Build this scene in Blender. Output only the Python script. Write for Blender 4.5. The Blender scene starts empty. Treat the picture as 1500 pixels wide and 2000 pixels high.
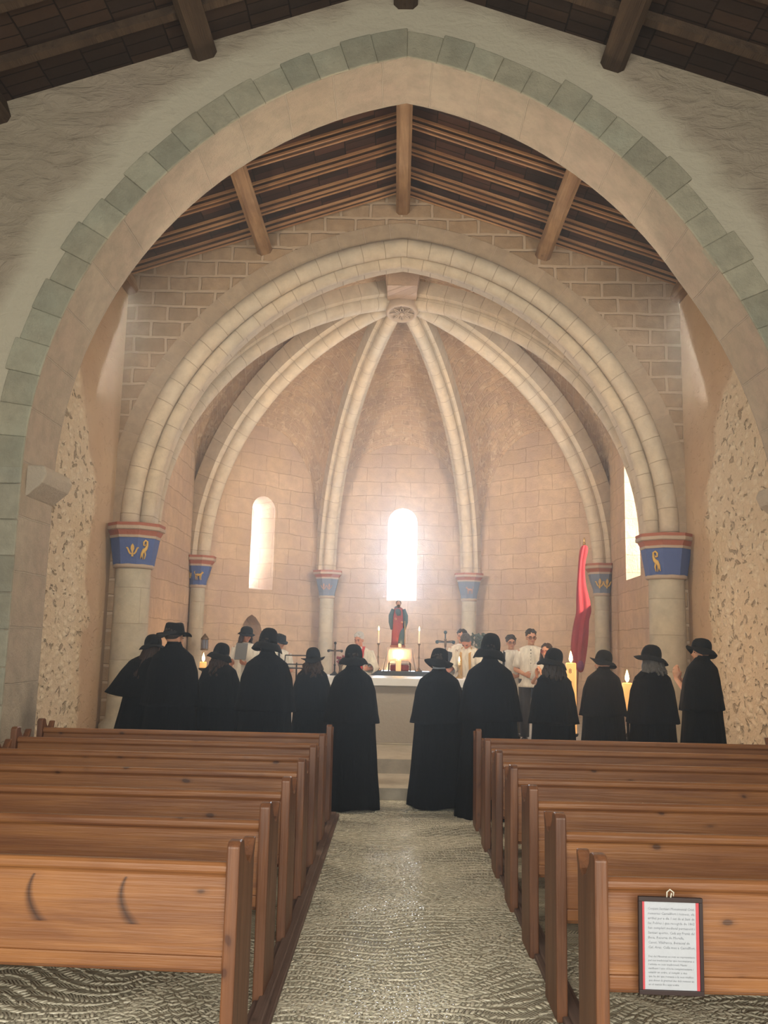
import bpy, bmesh, math, random
import numpy as np
from mathutils import Vector, Matrix, noise
random.seed(7)
PI = math.pi; rad = math.radians
S = bpy.context.scene; COL = S.collection; D = bpy.data

# ------------------------------------------------------------------ camera
FPX = 1719.0; CH = 1.65
p_, r_, y_ = rad(8.467), rad(1.243), rad(-.955)
Fw = Vector((math.sin(y_)*math.cos(p_), math.cos(y_)*math.cos(p_), math.sin(p_)))
R0 = Vector((math.cos(y_), -math.sin(y_), 0)); U0 = R0.cross(Fw)
Rc = math.cos(r_)*R0 + math.sin(r_)*U0; Uc = -math.sin(r_)*R0 + math.cos(r_)*U0
cam = D.cameras.new('camera'); co = D.objects.new('camera', cam); COL.objects.link(co)
m = Matrix((Rc, Uc, -Fw)).transposed().to_4x4(); m.translation = (0, 0, CH); co.matrix_world = m
cam.sensor_fit = 'VERTICAL'; cam.sensor_height = 36; cam.lens = FPX/2000*36; cam.clip_end = 200; cam.clip_start = .05
S.camera = co
def at(px, py, Y):
    d = Fw + Rc*((px-750)/FPX) - Uc*((py-1000)/FPX); t = Y/d.y
    return Vector((d.x*t, Y, CH+d.z*t))

# ------------------------------------------------------------------ world, lights, exposure
S.view_settings.view_transform = 'Standard'; S.view_settings.look = 'None'
S.view_settings.exposure = 1.0; S.view_settings.gamma = 1
W = D.worlds.new('sky'); S.world = W; W.use_nodes = True
wn = W.node_tree.nodes; wl = W.node_tree.links; wn.clear()
wo = wn.new('ShaderNodeOutputWorld'); wb = wn.new('ShaderNodeBackground'); wb.inputs[0].default_value = (.84, .92, 1, 1); wb.inputs[1].default_value = 7
wl.new(wb.outputs[0], wo.inputs[0])
try:
    S.cycles.use_denoising = True; S.cycles.max_bounces = 7; S.cycles.diffuse_bounces = 3; S.cycles.volume_bounces = 0
    S.cycles.transparent_max_bounces = 8; S.cycles.volume_step_rate = 4; S.cycles.sample_clamp_indirect = 6
except Exception: pass
def area(name, loc, target, sx, sy, power, color, spread=180, portal=False):
    l = D.lights.new(name, 'AREA'); l.shape = 'RECTANGLE'; l.size = sx; l.size_y = sy; l.energy = power; l.color = color; l.spread = rad(spread)
    o = D.objects.new(name, l); COL.objects.link(o); o.location = loc
    o.rotation_euler = (Vector(target)-Vector(loc)).to_track_quat('-Z', 'Y').to_euler()
    if portal: l.cycles.is_portal = True
    return o
def point(name, loc, power, color, r=.03):
    l = D.lights.new(name, 'POINT'); l.energy = power; l.color = color; l.shadow_soft_size = r
    o = D.objects.new(name, l); COL.objects.link(o); o.location = loc; return o
# daylight of the open west door and nave windows behind the photographer
area('west_door_light', (0, -2.6, 2.7), (0, 8, 3.0), 7, 5.2, 430, (1, .95, .82))
# fill lights added behind both arches, standing in for window light and supposed spotlights
area('arch_fill_left', (-3.3, 9.62, 5.0), (3.2, 11.8, 3.4), .5, 1.2, 82, (1, .84, .62))
area('arch_fill_right', (3.3, 9.62, 5.0), (-3.2, 11.8, 3.4), .5, 1.2, 82, (1, .84, .62))
area('apse_fill_left', (-2.7, 13.75, 4.4), (1.2, 18.5, 4.4), .4, 1.2, 58, (1, .83, .64), 125)
area('apse_fill_right', (2.7, 13.75, 4.4), (-1.2, 18.5, 4.4), .4, 1.2, 58, (1, .83, .64), 125)
# sun through the south window
sl = D.lights.new('sun', 'SUN'); sl.energy = 9; sl.color = (1, .86, .62); sl.angle = rad(1)
so = D.objects.new('sun', sl); COL.objects.link(so)
so.rotation_euler = Vector((-.62, .60, -.50)).to_track_quat('-Z', 'Y').to_euler()

# ------------------------------------------------------------------ node helpers
class NT:
    def __init__(s, name):
        s.m = D.materials.new(name); s.m.use_nodes = True; s.t = s.m.node_tree; s.n = s.t.nodes; s.l = s.t.links
        s.n.clear(); s.out = s.n.new('ShaderNodeOutputMaterial'); s.b = s.n.new('ShaderNodeBsdfPrincipled')
        s.l.new(s.b.outputs[0], s.out.inputs[0])
    def new(s, t, **k):
        n = s.n.new(t)
        for a, b in k.items(): setattr(n, a, b)
        return n
    def put(s, sock, v):
        if isinstance(v, bpy.types.NodeSocket): s.l.new(v, sock)
        elif isinstance(v, (tuple, list)) and len(v) == 3 and sock.type == 'RGBA': sock.default_value = (*v, 1)
        else: sock.default_value = v
    def math(s, op, a, b=0, c=None):
        n = s.new('ShaderNodeMath', operation=op); s.put(n.inputs[0], a); s.put(n.inputs[1], b)
        if c is not None: s.put(n.inputs[2], c)
        return n.outputs[0]
    def mix(s, f, a, b, mode='MIX'):
        n = s.new('ShaderNodeMix', data_type='RGBA', blend_type=mode); s.put(n.inputs[0], f); s.put(n.inputs[6], a); s.put(n.inputs[7], b); return n.outputs[2]
    def noise(s, v, scale, detail=4, rough=.55, dist=0, out=0):
        n = s.new('ShaderNodeTexNoise'); s.put(n.inputs['Vector'], v); n.inputs['Scale'].default_value = scale
        n.inputs['Detail'].default_value = detail; n.inputs['Roughness'].default_value = rough; n.inputs['Distortion'].default_value = dist
        return n.outputs[out]
    def ramp(s, f, stops):
        n = s.new('ShaderNodeValToRGB'); s.put(n.inputs[0], f); e = n.color_ramp.elements
        while len(e) < len(stops): e.new(.5)
        for q, (p, c) in zip(e, stops): q.position = p; q.color = (*c, 1) if len(c) == 3 else c
        return n.outputs[0]
    def g(s, f, a, b): return s.ramp(f, [(a, (0, 0, 0)), (b, (1, 1, 1))])
    def obj(s): return s.new('ShaderNodeTexCoord').outputs['Object']
    def uv(s): return s.new('ShaderNodeTexCoord').outputs['UV']
    def scale(s, v, x, y, z):
        n = s.new('ShaderNodeVectorMath', operation='MULTIPLY'); s.put(n.inputs[0], v); n.inputs[1].default_value = (x, y, z); return n.outputs[0]
    def add(s, a, b):
        n = s.new('ShaderNodeVectorMath', operation='ADD'); s.put(n.inputs[0], a); s.put(n.inputs[1], b); return n.outputs[0]
    def sep(s, v):
        n = s.new('ShaderNodeSeparateXYZ'); s.put(n.inputs[0], v); return n.outputs
    def comb(s, x, y, z=0.0):
        n = s.new('ShaderNodeCombineXYZ'); s.put(n.inputs[0], x); s.put(n.inputs[1], y); s.put(n.inputs[2], z); return n.outputs[0]
    def bump(s, h, dist=.02, strength=1.0):
        n = s.new('ShaderNodeBump'); s.put(n.inputs['Height'], h); n.inputs['Distance'].default_value = dist; n.inputs['Strength'].default_value = strength
        s.l.new(n.outputs[0], s.b.inputs['Normal'])
    def fin(s, col, rough=.8, spec=.3):
        s.put(s.b.inputs['Base Color'], col); s.put(s.b.inputs['Roughness'], rough); s.b.inputs['Specular IOR Level'].default_value = spec; return s.m
def plain(name, col, rough=.7, spec=.4, metal=0, emit=0, ecol=None, bump=0, bs=60, sheen=0):
    t = NT(name)
    if emit:
        t.put(t.b.inputs['Emission Color'], ecol or col); t.b.inputs['Emission Strength'].default_value = emit
    t.b.inputs['Metallic'].default_value = metal
    if sheen: t.b.inputs['Sheen Weight'].default_value = sheen
    v = t.obj(); n = t.noise(v, bs, 3)
    c = t.mix(t.math('MULTIPLY', n, .25), col, tuple(x*.6 for x in col))
    if bump: t.bump(n, bump)
    return t.fin(c, rough, spec)
def brickfac(t, v2, bw, rh, mortar=.012, wob=.03, seed=0):
    w = t.noise(t.add(v2, (seed, seed, 0)), 2.3, 2, out=1)
    v3 = t.add(v2, t.scale(t.add(w, (-.5, -.5, -.5)), wob, wob, 0))
    n = t.new('ShaderNodeTexBrick'); t.put(n.inputs['Vector'], v3)
    n.inputs['Scale'].default_value = 1; n.inputs['Brick Width'].default_value = bw; n.inputs['Row Height'].default_value = rh
    n.inputs['Mortar Size'].default_value = mortar; n.inputs['Mortar Smooth'].default_value = .35; n.inputs['Bias'].default_value = 0
    n.inputs['Color1'].default_value = (0, 0, 0, 1); n.inputs['Color2'].default_value = (1, 1, 1, 1); n.inputs['Mortar'].default_value = (.5, .5, .5, 1)
    n.offset_frequency = 2; n.squash = 1.0
    return n.outputs[0], n.outputs[1]
def ashlar(name, ca, cb, cc, mort, bw=.5, rh=.27, msize=.012, bumpd=.012, uv=False, wob=.03, mstr=1.0, seed=0, patch=True):
    t = NT(name)
    if uv: v2 = t.uv(); v = t.obj()
    else:
        v = t.obj(); s = t.sep(v); v2 = t.comb(t.math('ADD', s[0], s[1]), s[2])
    c, f = brickfac(t, v2, bw, rh, msize, wob, seed)
    big = t.noise(v, .9, 4, .6); mid = t.noise(v, 5, 5, .65); fine = t.noise(v, 38, 4, .7)
    col = t.mix(t.g(c, .1, .9), ca, cb)
    if patch: col = t.mix(t.g(big, .42, .62), col, cc)
    col = t.mix(t.math('MULTIPLY', t.g(mid, .38, .66), .55), col, tuple(x*.6 for x in ca))
    col = t.mix(t.math('MULTIPLY', t.g(fine, .5, .75), .22), col, tuple(min(1, x*1.25) for x in cb))
    col = t.mix(t.math('MULTIPLY', f, mstr), col, mort)
    h = t.math('ADD', t.math('MULTIPLY', f, -.8), t.math('ADD', t.math('MULTIPLY', mid, .8), t.math('MULTIPLY', fine, .35)))
    t.bump(h, bumpd)
    return t.fin(col, .9, .15)
M = {}
M['apse'] = ashlar('apse_ashlar', (.62, .455, .325), (.54, .39, .27), (.46, .335, .265), (.34, .24, .165), .66, .33, .006, .026, mstr=.45, wob=.09)
M['chancel'] = ashlar('chancel_wall_stone', (.42, .29, .18), (.33, .23, .145), (.44, .32, .22), (.50, .39, .29), .48, .25, .028, .02, wob=.06, mstr=.8)
M['rib'] = ashlar('rib_stone', (.58, .48, .36), (.54, .45, .35), (.50, .44, .36), (.32, .25, .18), .36, 50, .006, .008, uv=True, wob=.015, mstr=.8)
M['outer'] = ashlar('outer_ring_stone', (.46, .35, .25), (.38, .285, .20), (.42, .33, .24), (.50, .40, .31), .40, 50, .008, .01, uv=True, wob=.02, mstr=.7)
M['vous'] = ashlar('ring_stone', (.47, .445, .345), (.43, .415, .32), (.40, .41, .33), (.44, .44, .36), 40, 50, .0, .03, mstr=.0)
def tint(m, lo=.8):
    nt = m.node_tree; bs = nt.nodes['Principled BSDF']; l = bs.inputs['Base Color'].links[0]; src = l.from_socket; oi = nt.nodes.new('ShaderNodeObjectInfo'); mr = nt.nodes.new('ShaderNodeMapRange'); mr.inputs[3].default_value = lo; mr.inputs[4].default_value = 1.12
    nt.links.new(oi.outputs['Random'], mr.inputs[0]); mx = nt.nodes.new('ShaderNodeVectorMath'); mx.operation = 'SCALE'; nt.links.new(src, mx.inputs[0]); nt.links.new(mr.outputs[0], mx.inputs[3]); nt.links.new(mx.outputs[0], bs.inputs['Base Color'])
tint(M['vous'], .86)
M['soffit'] = ashlar('soffit_stone', (.50, .43, .34), (.46, .38, .29), (.47, .38, .30), (.52, .46, .38), .55, .8, .009, .035, uv=True, mstr=.6)
M['column'] = ashlar('column_stone', (.50, .44, .34), (.46, .40, .31), (.44, .41, .34), (.38, .31, .23), 20, .52, .006, .008, wob=.01, mstr=.6)
M['step'] = ashlar('step_stone', (.50, .44, .36), (.46, .42, .35), (.45, .41, .35), (.35, .32, .28), 1.1, .9, .006, .006, mstr=.6)
def rubble(name, side=True):
    t = NT(name); v = t.obj(); s = t.sep(v)
    w = t.noise(v, 3, 3, out=1)
    vv = t.add(t.scale(v, 1, 1, 1.7), t.scale(w, .35, .35, .35))
    vo = t.new('ShaderNodeTexVoronoi'); t.put(vo.inputs['Vector'], vv); vo.inputs['Scale'].default_value = 5.5
    pits = t.noise(t.scale(v, 1, 1, 1.5), 6.5, 3, .55, .6)
    pf = t.g(pits, .60, .66)
    stones = t.g(vo.outputs[0], .12, .5)
    col = t.mix(stones, (.84, .73, .56), (.72, .59, .43))
    col = t.mix(t.math('MULTIPLY', pf, .75), col, (.36, .27, .18))
    col = t.mix(t.math('MULTIPLY', t.g(t.noise(v, 30, 4), .5, .7), .3), col, (.76, .68, .54))
    h = t.math('ADD', t.math('MULTIPLY', stones, -.5), t.math('ADD', t.math('MULTIPLY', pf, -.9), t.math('MULTIPLY', t.noise(v, 16, 5, .65), .9)))
    # smoother brown render nearer the apse and above
    e = t.math('ADD', s[1], t.math('MULTIPLY', t.math('MAXIMUM', t.math('SUBTRACT', s[2], 3.8), 0), .62))
    e = t.math('ADD', e, t.math('MULTIPLY', t.noise(v, 1.6, 4), .9))
    mask = t.g(t.math('MULTIPLY', e, .05), .622, .628)
    big = t.noise(v, 1.1, 4)
    ren = t.mix(t.g(big, .4, .65), (.50, .36, .25), (.56, .42, .29))
    col = t.mix(mask, col, ren)
    inv = t.math('SUBTRACT', 1, mask)
    t.bump(t.math('MULTIPLY', h, t.math('ADD', t.math('MULTIPLY', inv, .85), .15)), .05)
    return t.fin(col, .92, .12)
M['rubble'] = rubble('rubble_wall')
def plaster():
    t = NT('nave_plaster'); v = t.obj(); q = t.sep(v)
    n1 = t.noise(t.scale(v, 1, 1, 2.4), 3.2, 6, .6, .8); n2 = t.noise(v, .6, 3)
    col = t.mix(t.g(n1, .35, .7), (.38, .32, .255), (.45, .385, .31)); col = t.mix(t.math('MULTIPLY', t.g(n2, .4, .6), .35), col, (.40, .36, .27))
    # smooth trowelled band of paler render that follows the arch ring
    dx = t.math('ADD', t.math('ABSOLUTE', q[0]), .86); dz = t.math('MAXIMUM', t.math('SUBTRACT', q[2], 3.3), 0)
    d = t.math('SUBTRACT', t.math('SQRT', t.math('ADD', t.math('MULTIPLY', dx, dx), t.math('MULTIPLY', dz, dz))), 4.63)
    d = t.math('ADD', d, t.math('MULTIPLY', t.noise(v, 1.5, 3), .5))
    mk = t.math('SUBTRACT', 1, t.g(t.math('MULTIPLY', d, .5), .40, .53))
    col = t.mix(t.math('MULTIPLY', mk, .8), col, (.60, .57, .46))
    t.bump(t.math('ADD', t.math('MULTIPLY', n1, t.math('SUBTRACT', 1, t.math('MULTIPLY', mk, .75))), t.math('MULTIPLY', t.noise(v, 22, 4), .12)), .06); return t.fin(col, .93, .1)
M['plaster'] = plaster()
M['jambstone'] = ashlar('jamb_stone', (.42, .40, .32), (.38, .36, .28), (.36, .385, .33), (.47, .45, .37), 40, 50, .0, .03, mstr=.0); tint(M['jambstone'], .85)
def web():
    t = NT('vault_web_stone'); v = t.obj(); w = t.noise(v, 1.6, 4, .6, 1.0); b = t.noise(v, 8, 5, .7, .6); fi = t.noise(v, 34, 4, .7)
    c, f = brickfac(t, t.uv(), .42, .19, .022, .16)
    col = t.mix(t.g(c, .1, .9), (.62, .44, .29), (.54, .37, .25)); col = t.mix(t.g(w, .45, .58), col, (.50, .35, .25)); col = t.mix(t.math('MULTIPLY', t.g(b, .54, .62), .6), col, (.76, .62, .46))
    col = t.mix(t.math('MULTIPLY', t.g(t.noise(v, 3.1, 4, .6, 1.5), .60, .66), .6), col, (.36, .23, .15)); col = t.mix(t.math('MULTIPLY', f, .5), col, (.68, .54, .40))
    t.bump(t.math('ADD', t.math('MULTIPLY', f, -.5), t.math('ADD', b, t.math('MULTIPLY', fi, .4))), .05); return t.fin(col, .92, .1)
M['web'] = web()
def wood(name, ca, cb, knot, axis=0, rough=.35, scale=1.0, spec=.5, knots=True, bump=.003, streaks=()):
    t = NT(name); v = t.obj(); oi = t.new('ShaderNodeObjectInfo')
    v = t.add(v, t.comb(t.math('MULTIPLY', oi.outputs['Random'], 37.0), t.math('MULTIPLY', oi.outputs['Random'], 11.0), 0.0))
    sc = [9, 9, 9]; sc[axis] = .7
    g = t.noise(t.scale(v, *[x*scale for x in sc]), 1.0, 5, .62, 1.2)
    fine = [70, 70, 70]; fine[axis] = 2.5
    f = t.noise(t.scale(v, *fine), 1.0, 3, .6); blot = t.noise(v, 2.2, 3)
    col = t.mix(t.g(g, .36, .66), ca, cb); col = t.mix(t.math('MULTIPLY', f, .4), col, tuple(x*.5 for x in cb)); col = t.mix(t.math('MULTIPLY', t.g(blot, .45, .65), .4), col, cb)
    if knots:
        ks = [7.5]*3; ks[axis] = 4.2
        vo = t.new('ShaderNodeTexVoronoi'); t.put(vo.inputs['Vector'], t.add(t.scale(v, *ks), t.scale(t.noise(v, 7, 2, out=1), .25, .25, .25))); vo.inputs['Scale'].default_value = 1
        k = t.ramp(vo.outputs[0], [(0, (1, 1, 1)), (.07, (1, 1, 1)), (.11, (.3, .3, .3)), (.2, (0, 0, 0))])
        pick = t.g(t.sep(vo.outputs[1])[0], .28, .32)
        col = t.mix(t.math('MULTIPLY', t.math('MULTIPLY', k, pick), .8), col, knot)
    q = t.sep(t.obj())
    for x0, z0, hz in streaks:   # long curved knots of the board itself
        dz = t.math('SUBTRACT', q[2], z0); dx = t.math('SUBTRACT', t.math('SUBTRACT', q[0], x0), t.math('MULTIPLY', t.math('MULTIPLY', dz, dz), 4.5))
        dx = t.math('ADD', dx, t.math('MULTIPLY', dz, .22)); w_ = t.math('SUBTRACT', .026, t.math('MULTIPLY', t.math('ADD', dz, .02), .17))
        a_ = t.math('SUBTRACT', 1, t.math('SMOOTH_MIN', t.math('DIVIDE', t.math('ABSOLUTE', dx), w_), 1, .1)); b_ = t.math('LESS_THAN', t.math('ABSOLUTE', dz), hz)
        col = t.mix(t.math('MULTIPLY', t.math('MULTIPLY', a_, b_), .9), col, knot)
    if bump: t.bump(f, bump)
    return t.fin(col, t.math('ADD', rough, t.math('MULTIPLY', g, .2)), spec)
M['pine'] = wood('pine_varnished', (.36, .155, .052), (.19, .07, .026), (.035, .012, .008), 0)
M['pine_streaked'] = wood('pine_varnished_long_knots', (.36, .155, .052), (.19, .07, .026), (.035, .012, .008), 0, streaks=((-.815, .66, .085), (-.455, .66, .085)))
M['pine_end'] = wood('pine_end_panel', (.25, .10, .04), (.12, .048, .024), (.06, .02, .012), 2)
M['rail'] = wood('footing_rail_wood', (.22, .15, .125), (.13, .075, .06), (.05, .03, .02), 1, .5)
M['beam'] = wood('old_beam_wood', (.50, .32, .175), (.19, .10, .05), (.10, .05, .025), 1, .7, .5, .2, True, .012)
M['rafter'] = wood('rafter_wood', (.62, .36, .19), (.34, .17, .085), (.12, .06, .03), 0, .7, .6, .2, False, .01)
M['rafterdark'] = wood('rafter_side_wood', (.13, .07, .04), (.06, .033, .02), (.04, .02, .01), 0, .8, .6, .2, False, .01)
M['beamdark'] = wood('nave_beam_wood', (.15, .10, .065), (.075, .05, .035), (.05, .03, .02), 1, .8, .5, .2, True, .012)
def deckm(name, c1, c2):
    t = NT(name); v = t.obj(); c, f = brickfac(t, t.comb(t.sep(v)[1], t.sep(v)[0]), .16, .42, .008, .02)
    n = t.noise(v, 6, 4); col = t.mix(t.g(c, .1, .9), c1, c2); col = t.mix(t.math('MULTIPLY', n, .6), col, tuple(x*.4 for x in c2)); col = t.mix(f, col, (.02, .012, .008))
    t.bump(t.math('SUBTRACT', n, f), .01); return t.fin(col, .85, .15)
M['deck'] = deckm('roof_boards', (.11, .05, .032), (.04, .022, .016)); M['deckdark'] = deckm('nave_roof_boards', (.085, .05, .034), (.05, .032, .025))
M['pebble'] = None
def pebm():
    t = NT('pebbles'); v = t.obj(); at_ = t.new('ShaderNodeAttribute', attribute_name='tone')
    n = t.noise(v, 90, 2); col = t.mix(at_.outputs['Fac'], (.50, .47, .37), (.74, .69, .56)); col = t.mix(t.math('MULTIPLY', n, .3), col, (.40, .38, .30))
    return t.fin(col, t.math('ADD', .06, t.math('MULTIPLY', n, .12)), .6)
M['pebble'] = pebm()
def groutm():
    t = NT('pebble_mortar'); v = t.obj(); s = t.sep(v)
    w = t.noise(v, 1.3, 3, out=1)
    q = t.sep(t.add(v, t.scale(w, .25, .25, 0)))
    row = t.math('PINGPONG', q[1], .06)
    st = t.math('ADD', q[0], t.math('MULTIPLY', row, .75))
    rd = t.math('ABSOLUTE', t.math('SINE', t.math('MULTIPLY', st, PI/.018)))
    e = t.math('MULTIPLY', rd, t.g(t.math('MULTIPLY', row, 10), .03, .25))
    n = t.noise(v, 14, 4)
    col = t.mix(e, (.42, .39, .30), (.62, .58, .46)); col = t.mix(t.math('MULTIPLY', t.g(n, .4, .7), .4), col, (.34, .33, .26))
    t.bump(t.math('ADD', e, t.math('MULTIPLY', n, .4)), .008); return t.fin(col, .6, .4)
M['grout'] = groutm()
def clothm(name, col, sheen=.15, bs=25, rough=.95, spec=.1):
    t = NT(name); v = t.obj(); n = t.noise(t.scale(v, 1, 1, .25), bs, 4); f = t.noise(v, 300, 2)
    c = t.mix(t.g(n, .35, .7), col, tuple(min(1, x*.72) for x in col)); t.b.inputs['Sheen Weight'].default_value = sheen
    t.bump(t.math('ADD', n, t.math('MULTIPLY', f, .1)), .012); return t.fin(c, rough, spec)
M['black'] = clothm('black_wool', (.0065, .0065, .0075), .0); M['hat'] = clothm('black_felt', (.008, .008, .009), .02, 12)
M['white'] = clothm('white_linen', (.78, .73, .65), .1); M['alb'] = clothm('priest_alb', (.80, .74, .62), .1)
M['red'] = clothm('red_satin', (.30, .018, .03), .1, 8, .7, .3); M['stole'] = clothm('red_stole', (.62, .03, .03), .2)
M['trouser'] = clothm('dark_trousers', (.06, .055, .055)); M['khaki'] = clothm('khaki_trousers', (.20, .16, .11)); M['strap'] = plain('black_webbing', (.015, .015, .017), .8)
M['collar'] = clothm('pale_blue_collar', (.52, .58, .66)); M['gold'] = plain('gold_band', (.6, .36, .12), .45, .5, .3)
def skinm(name, col):
    t = NT(name); t.b.inputs['Subsurface Weight'].default_value = .1; t.b.inputs['Subsurface Radius'].default_value = (.02, .008, .004)
    n = t.noise(t.obj(), 18, 3); return t.fin(t.mix(t.g(n, .35, .7), col, (col[0]*.9, col[1]*.74, col[2]*.68)), .55, .35)
M['skin'] = skinm('skin', (.56, .31, .20)); M['skin_ruddy'] = skinm('skin_ruddy', (.58, .27, .17)); M['skin_dusk'] = skinm('skin_dusk', (.40, .22, .145))
def hairm(name, c):
    t = NT(name); v = t.obj(); n = t.noise(t.scale(v, 1, 1, .3), 90, 3); t.bump(n, .006); return t.fin(t.mix(n, c, tuple(x*.4 for x in c)), .55, .3)
M['hair_dark'] = hairm('hair_dark', (.045, .03, .022)); M['hair_brown'] = hairm('hair_brown', (.055, .028, .018)); M['hair_white'] = hairm('hair_white', (.75, .72, .68)); M['hair_grey'] = hairm('hair_grey', (.13, .12, .11))
M['eye'] = plain('eye_dark', (.03, .02, .015), .3); M['lip'] = plain('lip', (.45, .15, .12), .5); M['lens'] = plain('spectacle_frame', (.03, .02, .02), .3); M['lensred'] = plain('spectacle_frame_red', (.45, .05, .04), .3)
M['shoe'] = plain('black_leather', (.012, .012, .012), .4)
M['blue'] = plain('capital_blue_paint', (.085, .125, .30), .8, .2, bump=.01, bs=14); M['bluegrey'] = plain('capital_faded_blue', (.17, .20, .27), .85, .2, bump=.01, bs=14)
M['redpaint'] = plain('abacus_red_paint', (.36, .13, .09), .85, .2, bump=.01, bs=14); M['cream'] = plain('abacus_cream_stone', (.43, .34, .27), .85, .2, bump=.01, bs=14)
M['gildpaint'] = plain('emblem_yellow_paint', (.66, .42, .13), .8, .2); M['pinkpaint'] = plain('faded_red_paint', (.42, .24, .19), .85, .2)
M['altar'] = plain('altar_stone', (.40, .36, .31), .85, .2, bump=.006, bs=22); M['altartop'] = plain('white_altar_cloth', (.78, .78, .78), .6, .3)
M['dark'] = plain('dark_slate', (.03, .035, .04), .4, .5); M['iron'] = plain('black_iron', (.02, .02, .022), .45, .5, .6); M['bronze'] = plain('bronze', (.16, .11, .07), .45, .5, .7)
M['flame'] = plain('flame', (1, .6, .2), 1, 0, emit=22, ecol=(1, .56, .20)); M['brass'] = plain('brass', (.45, .30, .12), .35, .5, .8)
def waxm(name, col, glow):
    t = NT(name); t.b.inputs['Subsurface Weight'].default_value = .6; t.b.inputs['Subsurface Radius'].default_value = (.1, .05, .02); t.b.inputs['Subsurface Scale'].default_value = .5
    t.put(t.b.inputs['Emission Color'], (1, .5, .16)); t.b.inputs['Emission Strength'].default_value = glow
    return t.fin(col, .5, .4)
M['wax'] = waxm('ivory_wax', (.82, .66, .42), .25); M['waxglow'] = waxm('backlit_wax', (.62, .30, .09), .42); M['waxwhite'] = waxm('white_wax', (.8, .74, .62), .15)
M['pinkcloth'] = clothm('table_cloth_pale', (.78, .62, .54), .1); M['robe_teal'] = plain('statue_teal_paint', (.04, .085, .11), .6); M['robe_red'] = plain('statue_red_paint', (.26, .05, .06), .6, bump=.01, bs=20)
M['maroon'] = clothm('maroon_cloth', (.22, .03, .035)); M['paper'] = plain('paper', (.46, .49, .55), .6, .3); M['signframe'] = plain('dark_wood_frame', (.035, .02, .02), .5); M['signred'] = plain('red_strip', (.55, .07, .09), .6); M['ink'] = plain('grey_ink', (.25, .27, .31), .7)
M['cord'] = plain('white_cord', (.6, .56, .48), .8); M['book'] = plain('grey_book_cover', (.14, .14, .145), .6); M['flower'] = plain('dried_red_flower', (.30, .06, .08), .8); M['leaf'] = plain('dull_green_leaf', (.06, .075, .05), .8)
M['glass'] = None
def glassm():
    t = NT('window_glass'); t.n.remove(t.b); tr = t.new('ShaderNodeBsdfTransparent'); gl = t.new('ShaderNodeBsdfGlossy'); gl.inputs['Roughness'].default_value = .1
    mx = t.new('ShaderNodeMixShader'); mx.inputs[0].default_value = .06; t.l.new(tr.outputs[0], mx.inputs[1]); t.l.new(gl.outputs[0], mx.inputs[2]); t.l.new(mx.outputs[0], t.out.inputs[0]); return t.m
M['glass'] = glassm()

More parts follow.
